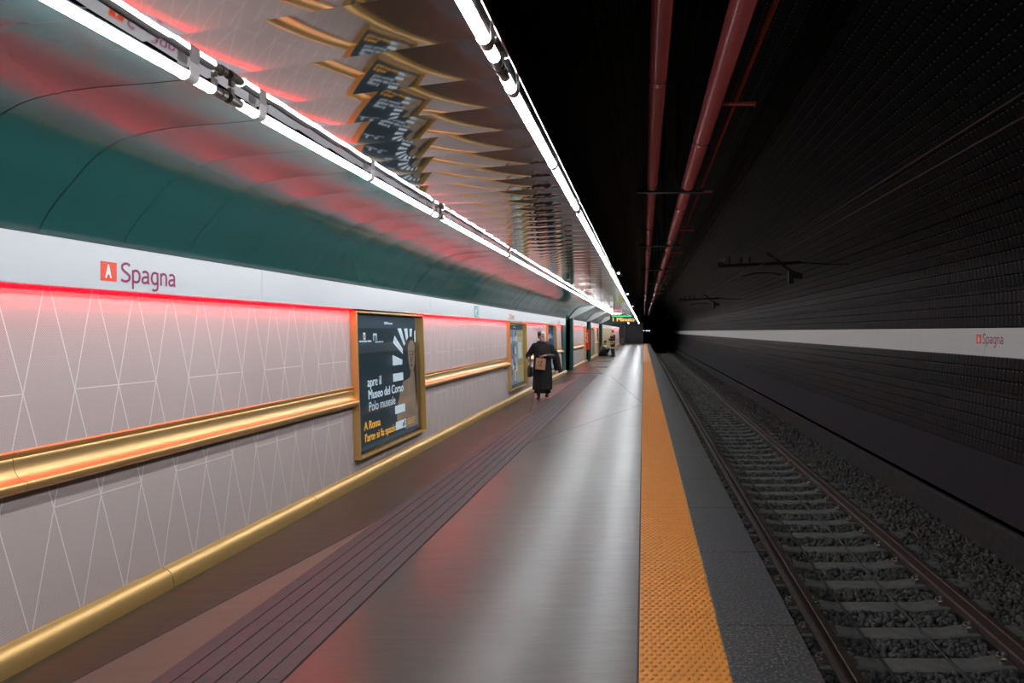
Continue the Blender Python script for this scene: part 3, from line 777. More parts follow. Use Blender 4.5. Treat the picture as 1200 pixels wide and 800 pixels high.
printed('poster_features', [[(8.675, 1.255), (8.735, 1.265), (8.735, 1.245), (8.69, 1.24)], [(8.79, 1.265), (8.85, 1.26), (8.84, 1.24), (8.79, 1.245)], [(8.745, 1.24), (8.765, 1.24), (8.775, 1.165), (8.735, 1.165)], [(8.725, 1.12), (8.81, 1.12), (8.79, 1.1), (8.745, 1.1)], [(8.67, 1.285), (8.74, 1.295), (8.74, 1.287), (8.67, 1.277)], [(8.785, 1.295), (8.86, 1.288), (8.86, 1.28), (8.785, 1.287)]], M['hairp'], t, c, .0024)
rays = [[(8.3, 1.585), (8.43, 1.585), (8.56, 1.395), (8.51, 1.37)], [(8.53, 1.585), (8.65, 1.585), (8.67, 1.47), (8.6, 1.43)], [(8.73, 1.583), (8.83, 1.583), (8.8, 1.48), (8.73, 1.48)], [(8.9, 1.55), (8.95, 1.56), (8.95, 1.4), (8.9, 1.42)],
        [(8.2, 1.5), (8.46, 1.331), (8.46, 1.265), (8.14, 1.415)], [(8.11, 1.27), (8.44, 1.199), (8.43, 1.141), (8.11, 1.142)], [(8.11, 1.043), (8.45, 1.043), (8.45, .949), (8.11, .949)],
        [(8.14, .657), (8.48, .657), (8.48, .56), (8.14, .56)], [(8.15, .464), (8.5, .464), (8.5, .366), (8.15, .366)]]
printed('poster_rays', rays, M['ink'], t, c, .002)
ptext('lettering', 'apre il', 7.35, .95, .38, .1, M['ink'], t, c, .0016)
ptext('lettering', 'Museo del Corso', 7.36, .814, 1.06, .1, M['ink'], t, c, .0016)
ptext('lettering', 'Polo museale', 7.37, .684, .78, .098, M['ink'], t, c, .0)
ptext('lettering', 'A Roma', 7.23, .495, .44, .088, M['inky'], t, c, .0016)
ptext('lettering', "l'arte si fa spazio", 7.24, .368, .9, .09, M['inky'], t, c, .0016)
ptext('lettering', 'IGPDecaux', 7.88, 1.63, .25, .03, M['ink'], t, c, .0016)
ptext('lettering', 'FONDAZIONE ROMA', 7.17, 1.432, .32, .02, M['ink'], t, c, .001)
printed('poster_mark', [[(7.28, 1.46), (7.34, 1.46), (7.34, 1.535), (7.28, 1.535)]], M['ink'], t, c, .002)
printed('poster_mark', [[(7.295, 1.47), (7.315, 1.47), (7.325, 1.5), (7.305, 1.528), (7.295, 1.5)]], M['redsign'], t, c, .0026)
arch = []
for k in range(3):
    y0 = 7.545 + k * .05; arch.append([(y0, 1.445), (y0 + .014, 1.445), (y0 + .014, 1.52), (y0, 1.515)])
for k in range(2): arch.append([(7.545 + k * .05 + .01, 1.505), (7.545 + k * .05 + .055, 1.505), (7.545 + k * .05 + .05, 1.528), (7.545 + k * .05 + .018, 1.528)])
printed('poster_mark', arch, M['ink'], t, c, .002)
ptext('lettering', 'museo del corso', 7.6, 1.424, .23, .018, M['ink'], t, c, .001)
printed('poster_smallprint', [[(8.54, .45 - .028 * k), (8.87 - .03 * k, .45 - .028 * k), (8.87 - .03 * k, .443 - .028 * k), (8.54, .443 - .028 * k)] for k in range(3)], M['inky'], t, c, .002)
printed('poster_smallprint', [[(8.38, .38), (8.42, .38), (8.42, .43), (8.38, .43)], [(8.44, .38), (8.475, .38), (8.475, .455), (8.44, .455)]], M['poster'], t, c, .0026)
# second: collage of people on pale ground
t, po, c = lightbox(1, 14.8, 16.95, 'gold framed lightbox with a pale collage advert, just before the walking woman')
printed('poster_ground', [[(14.85, .335), (16.9, .335), (16.9, 1.585), (14.85, 1.585)]], backlit(simple('collage_blue', (.2, .27, .34), .5, vary=.6, scale=6), .6), t, c, .0007)
printed('poster_panel', [[(16.0, .335), (16.9, .335), (16.9, 1.56), (16.0, 1.56)]], backlit(simple('collage_sand', (.4, .37, .2), .5, vary=.25, scale=4), .6), t, c, .0012)
random.seed(3)
cm = [simple('collage_ink', (.03, .035, .07), .5, vary=.5), simple('collage_white', (.62, .7, .74), .5, vary=.2), simple('collage_rose', (.4, .25, .24), .5, vary=.3), simple('collage_sky', (.3, .45, .6), .5, vary=.3)]
for q in cm: backlit(q, .6)
for mi, n in ((3, 10), (0, 12), (2, 6), (1, 14)):
    polys = []
    for k in range(n):
        y0 = random.uniform(14.9, 15.95); z0 = random.uniform(.38, 1.4); w_, h_ = random.uniform(.08, .25), random.uniform(.1, .32)
        polys.append([(y0, z0), (y0 + w_, z0 + random.uniform(-.03, .05)), (y0 + w_ * .8, min(1.57, z0 + h_)), (y0 + w_ * .2, min(1.57, z0 + h_ * .9))])
    printed('poster_shape', polys, cm[mi], t, c, .0014 + .0003 * mi)
printed('poster_panel', [[(16.2, .9), (16.7, .9), (16.7, 1.3), (16.2, 1.3)]], cm[1], t, c, .003)
ptext('lettering', 'IGPDecaux', 15.7, 1.63, .25, .03, M['ink'], t, c, .0016)
t, po, c = lightbox(2, 20.75, 22.8, 'gold framed lightbox with a blue advert, partly hidden by the walking woman')
printed('poster_ground', [[(20.8, .335), (22.75, .335), (22.75, 1.585), (20.8, 1.585)]], backlit(simple('advert_blue', (.05, .13, .27), .5, vary=.5, scale=2.5), .6), t, c, .0007)
printed('poster_shape', [[(21., .36), (22.6, .36), (22.5, .7), (21.6, .62), (21.1, .75)], [(21.4, 1.3), (22.2, 1.35), (22.1, 1.5), (21.5, 1.48)]], cm[3], t, c, .0014)
ptext('lettering', 'IGPDecaux', 21.6, 1.63, .25, .03, M['ink'], t, c, .0016)
t, po, c = lightbox(3, 38.2, 40.4, 'gold framed grey blue lightbox between the second and third green portals')
printed('poster_ground', [[(38.25, .335), (40.35, .335), (40.35, 1.585), (38.25, 1.585)]], cm[3], t, c, .0007)
printed('poster_shape', [[(38.6, .5), (39.8, .5), (39.6, 1.3), (38.9, 1.4)]], cm[0], t, c, .0014)

# ------------------------------------------------------------------ station name signs
GL = {'S': (.66, [[(.55, .84), (.42, .93), (.25, .92), (.11, .82), (.11, .67), (.22, .56), (.4, .45), (.53, .33), (.51, .16), (.37, .065), (.18, .06), (.04, .13)]]),
      'p': (.6, [[(.08, .66), (.08, -.3)], [(.08, .55), (.2, .635), (.36, .62), (.47, .5), (.49, .32), (.43, .13), (.29, .06), (.08, .09)]]),
      'a': (.6, [[(.07, .58), (.22, .64), (.36, .61), (.43, .48), (.43, .1), (.5, .03)], [(.43, .36), (.25, .36), (.1, .3), (.06, .18), (.11, .08), (.24, .06), (.36, .12), (.43, .2)]]),
      'g': (.6, [[(.45, .6), (.3, .64), (.15, .6), (.07, .44), (.07, .25), (.15, .1), (.28, .06), (.45, .13)], [(.45, .66), (.45, -.08), (.4, -.23), (.25, -.285), (.09, -.25)]]),
      'n': (.58, [[(.08, .66), (.08, .0)], [(.08, .5), (.2, .62), (.36, .61), (.44, .48), (.44, 0)]])}
def strokes(word, w=.125):
    V, F, X = [], [], 0.
    for ch in word:
        adv, ss = GL[ch]
        for q, st in enumerate(ss):
            P = [p.copy() for p in catmull([(a, b, 0) for a, b in st], 6)] if len(st) > 2 else [Vector((*p, 0)) for p in st]
            n = len(V)
            for i, p in enumerate(P):
                d = (P[min(i + 1, len(P) - 1)] - P[max(i - 1, 0)]).normalized(); m = Vector((-d.y, d.x, 0)) * w / 2
                V += [(X + p.x + m.x, p.y + m.y, .0003 * q), (X + p.x - m.x, p.y - m.y, .0003 * q)]
            F += [(n + 2 * i, n + 2 * i + 1, n + 2 * i + 3, n + 2 * i + 2) for i in range(len(P) - 1)]
        X += adv
    return V, F, X
def name_sign(make, y, z, x, s, label):
    t = thing('station_name_sign', label, 'station sign', (x, y, z), 'station name signs')
    loc = lambda dy, dz: make(dy * s if make is on_left else -dy * s, dz * s, 0.)
    bm = bmesh.new(); bx(bm, 0, .11 * s, 0, .104 * s, 0, .002)
    for v in bm.verts: v.co = loc(0, 0) @ v.co
    b = bmobj('line_badge', bm, M['orange'], t)
    Mx = loc(.032, .02); Mx = Mx @ Matrix.Translation((0, 0, .0022))
    text('letter', 'A', .1, M['badgewhite'], Mx, b, bold=.004, depth=.0006, width=.046 * s, height=.07 * s)
    V, F, X = strokes('Spagna'); k = .113 * s; kx = .455 * s / X; Mx = loc(.138, .001) @ Matrix.Translation((0, 0, .0012))
    mesh('lettering', [Mx @ Vector((a * kx, b * k, c)) for a, b, c in V], F, M['plum'], t)
name_sign(on_left, 3.646, 1.822, -2.8995, 1., 'orange A badge and plum Spagna lettering on white band, left of the museum poster')
name_sign(on_left, 14.75, 1.822, -2.8995, 1., 'small Spagna name on white band above the collage advert')
name_sign(on_left, 23.1, 1.822, -2.8995, 1., 'tiny Spagna name on white band just before the first green portal')
name_sign(on_left, 31.9, 1.822, -2.8995, 1., 'tiny Spagna name on white band after the first green portal')
name_sign(on_right, 9.22, 1.385, 4.4995, 1.18, 'orange A badge and plum Spagna lettering on the band of the dark tunnel wall')
# emergency exit pictogram on the band
t = thing('emergency_exit_sign', 'green emergency exit pictogram on the white band after the museum poster', 'exit sign', (-2.899, 11.7, 1.79))
bm = bmesh.new(); bx(bm, 0, .002, 0, .34, 0, .2); bmobj('plate', bm, M['exitg'], t)
def pic(polys):
    V, F = [], []
    for P in polys: n = len(V); V += [(.0028, y, z) for y, z in P]; F.append(tuple(range(n, n + len(P))))
    mesh('pictogram', V, F, M['badgewhite'], t)
pic([[(.2, .02), (.31, .02), (.31, .17), (.2, .17), (.2, .155), (.285, .155), (.285, .035), (.2, .035)], [(.1, .15), (.125, .15), (.125, .175), (.1, .175)], [(.06, .12), (.15, .14), (.2, .11), (.2, .1), (.15, .12), (.13, .08), (.17, .05), (.16, .02), (.145, .02), (.15, .045), (.11, .07), (.06, .03), (.045, .04), (.1, .1)]])

# ------------------------------------------------------------------ green portals
for i, (a, b) in enumerate(PORTALS):
    n_ = ('first', 'second', 'third')[i]
    t = thing('portal_frame', 'dark green steel portal frame of the %s passage opening' % n_, 'portal frame', (-2.95, (a + b) / 2, 0), 'dark green portal frames')
    c = (a + b) / 2
    bm = bmesh.new(); bx(bm, -.45, .06, a - .9 - c, a - c, 0, 1.77); bmobj('near_jamb', bm, M['green'], t, bevel=.008)
    bm = bmesh.new(); bx(bm, -.45, .16, b - c, b + .3 - c, 0, 2.09); bmobj('far_jamb', bm, M['green'], t, bevel=.008)
    bm = bmesh.new(); bx(bm, -.45, -.02, a - c, b - c, 2.02, 2.09); bmobj('header', bm, M['green'], t, bevel=.008)
# SOS help panel
t = thing('sos_panel', 'tall red SOS help panel projecting from the wall before the second green portal', 'help panel', (-2.92, 34.0, 0))
bm = bmesh.new(); bx(bm, -.04, .22, 0, .12, .62, 1.64); bmobj('body', bm, M['redsign'], t, bevel=.02)
text('lettering', 'SOS', .2, M['badgewhite'], facing_cam(.145, .98, -.002) @ Matrix.Rotation(PI / 2, 4, 'Z'), t, bold=.004, width=.5, height=.13)
for Y, lab in ((33.75, 'narrow gold post beside the red SOS panel'), (43.7, 'narrow gold post before the third green portal'), (62.5, 'narrow gold post at the end of the beige panels'), (84., 'narrow gold post at the far end of the pink wall')):
    box('wall_post', -2.98, -2.85, Y, Y + .22, 0, 1.77, M['gold']); tag(bpy.context.scene.objects[-1] if False else C.objects[-1], lab, 'wall post', 'gold posts of the wall')
# beige folded panels beyond the third portal
for k in range(8):
    Y0 = 47. + k * 1.9
    V = []; P = [(0, 0), (.03, .5), (.0, .95), (.05, 1.4), (.0, 1.88)]
    V = [(-2.93 + d, Y0 + y, z) for z in (0, 1.77) for d, y in P]; n = len(P)
    o = mesh('folded_wall_panel', V, [(i, i + 1, n + i + 1, n + i) for i in range(n - 1)], M['beige'])
    sm = o.modifiers.new('s', 'SOLIDIFY'); sm.thickness = .02
    tag(o, 'beige folded wall panel beyond the third green portal, %s in the run' % ORD[k], 'wall panel', 'beige folded panels')
# hanging things
t = thing('departure_display', 'hanging black display with amber 1 Minuto and a green line', 'display', (-.87, 28., 1.9))
bm = bmesh.new(); bx(bm, -.5, .5, 0, .22, 0, .34); bmobj('housing', bm, M['black'], t, bevel=.01)
text('lettering', '1 Minuto', .2, M['amber'], facing_cam(-.44, .06, -.004), t, width=.88, height=.15, dbl=.012)
random.seed(5); V, F = [], []; x = -.42
while x < .38:
    w = random.choice((.02, .03, .045)); h = random.choice((.05, .06, .07)); n = len(V)
    V += [(x, -.004, .245), (x + w, -.004, .245), (x + w, -.004, .245 + h), (x, -.004, .245 + h)]; F.append((n, n + 1, n + 2, n + 3)); x += w + random.choice((.008, .008, .02))
mesh('led_line', V, F, M['gdot'], t)
for sx in (-.35, .35):
    bm = bmesh.new(); cyl(bm, (sx, .11, .34), (sx, .11, .69), .018, seg=10); bmobj('hanger_rod', bm, M['dark'], t)
t = thing('hanging_sign', 'white hanging sign board with red stripe above the display', 'hanging sign', (-1.28, 34., 2.45))
box('board', -.22, .22, 0, .06, 0, .17, M['white'], t)
box('stripe', -.15, .17, -.003, 0, .05, .11, M['redsign'], t, bevel=0)
for sx in (-.15, .15):
    bm = bmesh.new(); cyl(bm, (sx, .03, .16), (sx, .03, .16), .01); bm.free()
t = thing('ceiling_speaker', 'small white box speaker hanging from the mirrored ceiling left of the sign', 'speaker', (-1.1, 23.5, 2.38))
box('housing', -.06, .06, -.06, .06, .03, .19, M['white'], t, bevel=.01)
bm = bmesh.new(); cyl(bm, (0, 0, 0), (0, 0, .03), .03, .05, 12); bmobj('grille', bm, M['black'], t)
bm = bmesh.new(); cyl(bm, (0, 0, .19), (0, 0, .215), .02, .02, 12); bmobj('mount', bm, M['dark'], t)
t = thing('service_cabinet', 'dark grey cabinet standing by the wall at the far platform end', 'cabinet', (-2.35, 77., 0))
box('body', -.25, .25, 0, .4, .05, .78, M['cabinet'], t, bevel=.01); box('door', -.22, .22, -.015, 0, .1, .74, M['cabinet'], t); box('plinth', -.23, .23, .02, .38, 0, .05, M['black'], t)
for i, X in enumerate((.0, .45, .8)):
    t = thing('tunnel_lamp', 'tiny white lamp beside the tunnel mouth, %s of three' % ('the one by the platform', 'middle', 'the one by the track')[i], 'lamp', (X, 97.9, 1.62), 'tiny lamps at the tunnel mouth')
    box('housing', -.13, .13, -.02, .1, -.08, .08, M['dark'], t); box('lens', -.1, .1, -.03, -.02, -.04, .04, M['lamp'], t, bevel=0)

# ------------------------------------------------------------------ people
def hand(bm, wrist, d, palm_n, r=.0085, curl=.7):
    """palm, four curled fingers of unequal length and a thumb"""
    d = Vector(d).normalized(); n = Vector(palm_n).normalized(); s = d.cross(n).normalized(); w = Vector(wrist)
    R = Matrix((s, n, d)).transposed().to_4x4()
    ell(bm, w + d * .045, (.04, .016, .05), R)
    for k, L in enumerate((.066, .074, .07, .054)):
        p0 = w + d * .085 + s * (.027 - .018 * k)
        a1 = d * math.cos(curl * .6) + n * math.sin(curl * .6); a2 = d * math.cos(curl * 1.6) + n * math.sin(curl * 1.6)
        limb(bm, [w + d * .06 + s * (.024 - .016 * k), p0, p0 + a1 * L * .5, p0 + a1 * L * .5 + a2 * L * .5], [r * 1.1, r * 1.05, r, r * .85], 8)
    b0 = w + d * .03 + s * .03
    limb(bm, [w + d * .02 + s * .015, b0 + s * .012 + d * .02, b0 + s * .016 + d * .05 + n * .015], [r * 1.3, r * 1.15, r * .9], 8)
def head(bm, c, s=1., R=Matrix(), f=Vector((0, -1, 0))):
    """skull, jaw, nose, ears; face towards local -y"""
    T = Matrix.Translation(Vector(c)) @ R
    q = lambda x, y, z: T @ Vector((x * s, y * s, z * s))
    ell(bm, q(0, .012, .03), (.073 * s, .09 * s, .085 * s), R); ell(bm, q(0, -.022, -.045), (.056 * s, .066 * s, .066 * s), R)
    ell(bm, q(0, -.088, -.012), (.012 * s, .016 * s, .024 * s), R); ell(bm, q(0, -.075, -.085), (.022 * s, .018 * s, .016 * s), R)
    for x in (-1, 1): ell(bm, q(x * .074, .01, -.005), (.01 * s, .02 * s, .03 * s), R); ell(bm, q(x * .028, -.075, .012), (.014 * s, .01 * s, .009 * s), R)
    ell(bm, q(0, -.078, -.058), (.024 * s, .012 * s, .008 * s), R)
    limb(bm, [q(0, .02, -.06), q(0, .03, -.16)], [.052 * s, .056 * s])
# the walking woman
WX, WY = -2.32, 15.7
w = thing('person', 'woman in long black coat and headband walking with bags along the platform', 'person', (WX, WY, 0))
hc = Vector((-.01, -.03, 1.41)); HR = Matrix.Rotation(.12, 4, 'X') @ Matrix.Rotation(-.12, 4, 'Y')
bm = bmesh.new(); head(bm, hc, .98, HR)
limb(bm, [(0, .01, 1.28), (0, .01, 1.08), (0, .01, .85)], [.1, .115, .12])
for sx in (-1, 1): limb(bm, [(0, .01, 1.24), (sx * .15, .01, 1.21)], [.06, .045])
lf, rf = (-.075, -.11, .07), (.085, .16, .1)
limb(bm, [(-.07, .01, .82), (-.08, -.08, .47), lf], [.085, .06, .04]); limb(bm, [(.07, .01, .82), (.085, .03, .47), rf], [.085, .06, .04])
for p, q in ((lf, -.1), (rf, -.09)): limb(bm, [p, (p[0], p[1] + q, p[2] - .045)], [.036, .03])
he, hh = (-.325, .06, .99), (-.3, -.13, .93)
ge, gh = (.285, .02, .97), (.1, -.21, 1.0)
limb(bm, [(-.17, .01, 1.23), he, hh], [.052, .042, .03]); limb(bm, [(.17, .01, 1.23), ge, gh], [.052, .042, .03])
hand(bm, hh, (.06, -.6, -.5), (.9, 0, -.3), curl=.9); hand(bm, gh, (-.9, -.35, -.05), (0, -.2, -1), curl=1.1)
def pickw(c):
    if c.z < .72: return 1
    d = HR.inverted() @ (c - hc)
    if d.y < -.06 and abs(abs(d.x) - .028) < .013 and abs(d.z - .012) < .008: return 2
    if d.y < -.06 and abs(d.x) < .022 and abs(d.z + .058) < .007: return 3
    return 0
remesh('body', bm, .0075, [M['skin'], M['coat'], M['eye'], M['lips']], w, 2, pickw)
bm = bmesh.new()
loft(bm, [(0, .01, 1.3, .075, .07), (0, .01, 1.285, .16, .115), (0, .01, 1.23, .215, .135), (0, 0, 1.08, .205, .15), (0, 0, .9, .2, .155), (0, 0, .7, .215, .165), (0, .01, .45, .225, .18), (-.005, .01, .22, .23, .19), (-.005, .01, .205, .21, .17)])
limb(bm, [(-.18, .01, 1.21), (-.34, .065, .985), (-.31, -.06, .95)], [.075, .068, .055]); limb(bm, [(.18, .01, 1.21), (.3, .03, .97)], [.078, .072])
limb(bm, [(-.02, -.05, 1.27), (.0, -.14, 1.15), (.02, -.15, .95), (.015, -.165, .6), (.01, -.185, .24)], [.03, .02, .014, .014, .014])
remesh('coat', bm, .011, M['coat'], w, 2)
bm = bmesh.new(); loft(bm, [(0, .01, .4, .17, .13), (0, .02, .14, .19, .16), (0, .02, .13, .17, .14)]); bmobj('skirt', bm, M['scarf'], w, smooth=True)
bm = bmesh.new(); limb(bm, [(.3, .03, .97), (.2, -.1, .985), (.13, -.18, 1.0)], [.066, .056, .047]); remesh('cuff', bm, .01, M['sleeve'], w, 2)
bm = bmesh.new()
for a in np.linspace(0, 2 * PI, 15)[:-1]:
    p = Vector((.095 * math.cos(a), .085 * math.sin(a) + .005, 1.285 + .012 * math.sin(3 * a))); ell(bm, p, (.045, .045, .04))
limb(bm, [(-.05, -.08, 1.27), (-.06, -.14, 1.12), (-.055, -.155, 1.0)], [.04, .035, .025]); remesh('scarf', bm, .01, M['scarf'], w, 3)
bm = bmesh.new(); T = Matrix.Translation(hc) @ HR
ell(bm, T @ Vector((.008, .04, .05)), (.086, .085, .085), HR); ell(bm, T @ Vector((.066, -.012, .01)), (.026, .05, .07), HR); ell(bm, T @ Vector((.035, -.05, .088)), (.05, .036, .03), HR); ell(bm, T @ Vector((0, .08, -.02)), (.06, .05, .07), HR)
remesh('hair', bm, .008, M['hairw'], w, 1)
bm = bmesh.new(); ell(bm, T @ Vector((-.03, .0, .085)), (.062, .088, .056), HR); ell(bm, T @ Vector((-.066, -.0, .03)), (.024, .05, .06), HR); ell(bm, T @ Vector((-.035, -.055, .078)), (.042, .03, .026), HR); remesh('headband', bm, .008, M['hairb'], w, 1)
for x in (lf, rf):
    bm = bmesh.new(); z = x[2] - .07; ell(bm, (x[0], x[1] - .06, z + .035), (.045, .115, .035)); ell(bm, (x[0], x[1], z + .07), (.04, .05, .05)); bx(bm, x[0] - .03, x[0] + .03, x[1] - .02, x[1] + .05, z + .001, z + .04)
    remesh('shoe', bm, .008, M['black'], w, 1)
# brown paper bag in her hand
t = thing('paper_bag', 'brown paper carrier bag held in front by the woman in black', 'paper bag', (WX - .01, WY - .3, .69))
tl = Matrix.Rotation(.09, 4, 'Y')
bm = bmesh.new()
vs = []
for z, xw, yw in ((0, .105, .045), (.12, .108, .048), (.25, .11, .03)):
    vs.append([bm.verts.new(tl @ Vector(p)) for p in ((-xw, -yw, z), (xw, -yw, z), (xw, 0, z), (xw, yw, z), (-xw, yw, z), (-xw, 0, z))])
for A, B in zip(vs, vs[1:]):
    for k in range(6): bm.faces.new((A[k], A[(k + 1) % 6], B[(k + 1) % 6], B[k]))
bm.faces.new(vs[0][::-1]); bmobj('bag_body', bm, M['kraft'], t)
for sy in (-.032, .032):
    bm = bmesh.new(); pipe(bm, [tl @ Vector(p) for p in ((-.05, sy, .24), (-.035, sy * .6, .295), (0, sy * .4, .315), (.035, sy * .6, .295), (.05, sy, .24))], .004, 6); bmobj('handle', bm, M['kraft'], t)
V, F = [], []
for P in ([(-.05, .14), (-.035, .14), (-.02, .2), (-.035, .21)], [(-.01, .1), (.02, .1), (.03, .12), (.0, .13)], [(.0, .15), (.03, .14), (.045, .19), (.02, .2)], [(-.05, .07), (.05, .07), (.05, .082), (-.05, .082)]):
    n = len(V); V += [tl @ Vector((x, -.0495 + max(0, z - .12) * .14, z)) for x, z in P]; F.append(tuple(range(n, n + 4)))
mesh('printed_mark', V, F, M['print'], t)
# black handbag by her hip
t = thing('handbag', 'black handbag hanging at the hip of the walking woman', 'handbag', (WX - .29, WY + .02, .5))
bm = bmesh.new(); loft(bm, [(0, 0, 0, .05, .12), (0, 0, .04, .062, .145), (0, 0, .2, .055, .14), (0, 0, .28, .03, .11)], 16); bmobj('bag_body', bm, M['sleeve'], t, smooth=True)
bm = bmesh.new(); pipe(bm, [(0, -.1, .27), (.005, -.1, .36), (.0, -.06, .43), (0, .0, .45), (0, .06, .43), (0, .1, .27)], .008, 8); bmobj('strap', bm, M['sleeve'], t)
# jacket draped over her arm
t = thing('draped_jacket', 'black jacket hanging over the arm of the walking woman', 'jacket', (WX + .3, WY + .02, .62))
bm = bmesh.new(); limb(bm, [(-.02, .0, .42), (.02, .01, .3), (.06, .0, .15), (.1, 0, .03)], [.085, .08, .06, .05]); limb(bm, [(-.04, .07, .4), (-.02, .08, .2), (.0, .08, .05)], [.06, .06, .04]); remesh('cloth', bm, .011, M['coat'], t, 3)
bm = bmesh.new(); cyl(bm, (.1, 0, .03), (.118, 0, -.02), .046, .048, 12); bmobj('sleeve_end', bm, M['sleeve'], t)

# firefighter standing, body turned to the wall, arms folded
t = thing('person', 'firefighter standing in navy uniform with yellow reflective bands', 'person', (-1.87, 41.8, 0))
R = Matrix.Rotation(-1.15, 4, 'Z')
def rp(*p): return R @ Vector(p)
hc2 = rp(0, -.03, 1.5)
bm = bmesh.new(); head(bm, hc2, .98, R)
limb(bm, [rp(0, 0, 1.32), rp(0, 0, 1.1), rp(0, 0, .88)], [.12, .125, .12]); limb(bm, [rp(-.19, 0, 1.28), rp(.19, 0, 1.28)], [.06, .06])
for s in (-1, 1):
    limb(bm, [rp(s * .09, 0, .86), rp(s * .1, -.02, .47), rp(s * .1, .02, .08)], [.09, .065, .045]); limb(bm, [rp(s * .1, .02, .06), rp(s * .1, -.1, .04)], [.04, .035])
    limb(bm, [rp(s * .19, 0, 1.28), rp(s * .26, -.06, 1.02), rp(-s * .02, -.24, 1.06)], [.06, .05, .034]); hand(bm, rp(-s * .02, -.24, 1.06), R @ Vector((-s * .9, .1, .1)), R @ Vector((0, 1, 0)), curl=.5)
remesh('body', bm, .008, [M['skin']], t, 2)
bm = bmesh.new()
for (a, b) in (((.1, .02, .86), (.1, .02, .86)),):
    pass
rings = [(.86, .185, .15), (1.05, .185, .145), (1.22, .205, .14), (1.31, .17, .11), (1.37, .07, .07)]
bm2 = bmesh.new(); loft(bm2, [(0, 0, .7, .185, .155)] + [(0, 0, z, a, b) for z, a, b in rings])
for v in bm2.verts: v.co = R @ v.co
for s in (-1, 1): limb(bm2, [rp(s * .19, 0, 1.27), rp(s * .27, -.06, 1.02), rp(s * .04, -.22, 1.06)], [.085, .075, .06])
remesh('jacket', bm2, .012, M['navy'], t, 2)
for s in (-1, 1): limb(bm, [rp(s * .09, 0, .78), rp(s * .1, -.02, .47), rp(s * .1, .02, .14)], [.11, .085, .075])
remesh('trousers', bm, .012, [M['navy'], M['reflect']], t, 2, lambda c: 1 if .5 < c.z < .58 else 0)
for z in (.79, .91):
    bm = bmesh.new(); loft(bm, [(0, 0, z - .033, .194, .164), (0, 0, z + .033, .194, .16)], 24)
    for v in bm.verts: v.co = R @ v.co
    bmobj('reflective_band', bm, M['reflect'], t, smooth=False)
bm = bmesh.new(); ell(bm, rp(.13, -.06, 1.285), (.07, .06, .05)); ell(bm, rp(-.13, -.06, 1.285), (.07, .06, .05)); remesh('shoulder_patch', bm, .01, M['reflect'], t, 1)
bm = bmesh.new(); ell(bm, hc2 + rp(0, .02, .045), (.084, .096, .078), R); ell(bm, hc2 + rp(0, .07, -.02), (.06, .05, .06), R); remesh('hair', bm, .009, M['hairb'], t, 1)
for s in (-1, 1):
    bm = bmesh.new(); p = rp(s * .1, -.04, .045); ell(bm, p, (.05, .125, .044), R); cyl(bm, rp(s * .1, .02, .04), rp(s * .1, .02, .2), .058, .062, 12); bx(bm, -.045, .045, -.1, .12, -.044, -.02, Matrix.Translation(p) @ R); remesh('boot', bm, .01, M['black'], t, 1)
# crouching firefighter facing the track
t = thing('person', 'person crouching low beside the firefighter in dark uniform with yellow patch', 'person', (-2.5, 43., 0))
R = Matrix.Rotation(PI / 2 - .25, 4, 'Z')
hc3 = rp(0, -.12, .85)
bm = bmesh.new(); head(bm, hc3, .98, R)
limb(bm, [rp(0, .12, .24), rp(0, .06, .45), rp(0, -.04, .66)], [.13, .13, .12]); limb(bm, [rp(-.17, -.03, .66), rp(.17, -.03, .66)], [.06, .06])
for s in (-1, 1):
    limb(bm, [rp(s * .1, .1, .22), rp(s * .13, -.28, .42), rp(s * .12, -.12, .08)], [.09, .065, .045]); limb(bm, [rp(s * .12, -.12, .05), rp(s * .12, -.26, .04)], [.04, .034])
    limb(bm, [rp(s * .17, -.03, .66), rp(s * .2, -.2, .47), rp(s * .08, -.42, .46)], [.055, .045, .032]); hand(bm, rp(s * .08, -.42, .46), R @ Vector((-s * .3, -.9, .1)), R @ Vector((0, 0, -1)), curl=.8)
remesh('body', bm, .008, [M['skin']], t, 2)
bm = bmesh.new(); limb(bm, [rp(0, .12, .32), rp(0, .05, .48), rp(0, -.04, .64)], [.165, .165, .14]); limb(bm, [rp(-.16, -.03, .65), rp(.16, -.03, .65)], [.09, .09])
for s in (-1, 1): limb(bm, [rp(s * .17, -.03, .65), rp(s * .21, -.2, .47), rp(s * .1, -.38, .46)], [.08, .07, .055])
remesh('jacket', bm, .012, [M['khaki'], M['reflect'], M['navy']], t, 2, lambda c: 1 if .6 < c.z < .67 else (2 if c.z < .36 else 0))
bm = bmesh.new()
for s in (-1, 1): limb(bm, [rp(s * .1, .1, .24), rp(s * .135, -.28, .42), rp(s * .125, -.12, .12)], [.12, .09, .07])
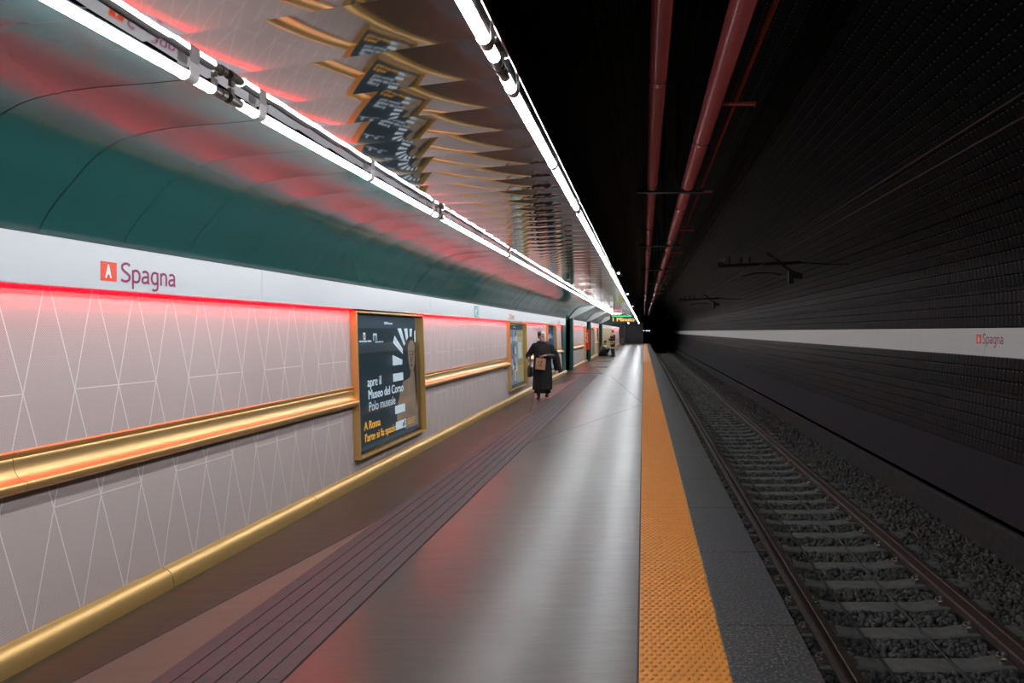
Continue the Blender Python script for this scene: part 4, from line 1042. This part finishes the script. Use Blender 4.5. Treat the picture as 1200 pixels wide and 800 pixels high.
remesh('trousers', bm, .012, M['navy'], t, 2)
bm = bmesh.new(); ell(bm, hc3 + rp(0, .02, .045), (.084, .096, .078), R); ell(bm, hc3 + rp(0, .07, -.02), (.06, .05, .06), R); remesh('hair', bm, .009, M['hairb'], t, 1)
for s in (-1, 1):
    bm = bmesh.new(); p = rp(s * .12, -.18, .045); ell(bm, p, (.05, .13, .044), R); bx(bm, -.045, .045, -.1, .12, -.044, -.02, Matrix.Translation(p) @ R); remesh('boot', bm, .01, M['black'], t, 1)
t = thing('equipment_bag', 'black equipment bag on the floor behind the crouching person', 'bag', (-2.6, 43.35, 0))
bm = bmesh.new(); loft(bm, [(0, 0, 0, .24, .14), (0, 0, .05, .26, .16), (0, 0, .2, .25, .15), (0, 0, .26, .18, .09)], 18); bmobj('bag_body', bm, M['black'], t, smooth=True)
bm = bmesh.new(); pipe(bm, [(-.12, 0, .25), (-.08, 0, .33), (.08, 0, .33), (.12, 0, .25)], .012, 8); bmobj('handle', bm, M['black'], t)

# ------------------------------------------------------------------ world, camera, render look
W = bpy.data.worlds.new('World'); S.world = W; W.use_nodes = True
W.node_tree.nodes['Background'].inputs[0].default_value = (0, 0, 0, 1)
cam = bpy.data.cameras.new('camera'); co = bpy.data.objects.new('camera', cam); C.objects.link(co)
co.location = (0, 0, CAM_Z); co.rotation_euler = (PI / 2, 0, 0)
cam.sensor_width = 36; cam.lens = 24; cam.shift_x = (600 - 754) / 1200; cam.shift_y = (388 - 400) / 1200
cam.clip_start = .02; cam.clip_end = 300
S.camera = co
S.view_settings.view_transform = 'Standard'; S.view_settings.look = 'None'; S.view_settings.gamma = 1; S.view_settings.exposure = 0
S.view_settings.use_curve_mapping = False
cy = S.cycles
cy.use_denoising = True; cy.max_bounces = 9; cy.glossy_bounces = 6; cy.diffuse_bounces = 4; cy.sample_clamp_indirect = 6; cy.blur_glossy = .4
cy.use_light_tree = True; cy.caustics_reflective = False; cy.caustics_refractive = False
try: cy.denoising_prefilter = 'ACCURATE'
except Exception: pass
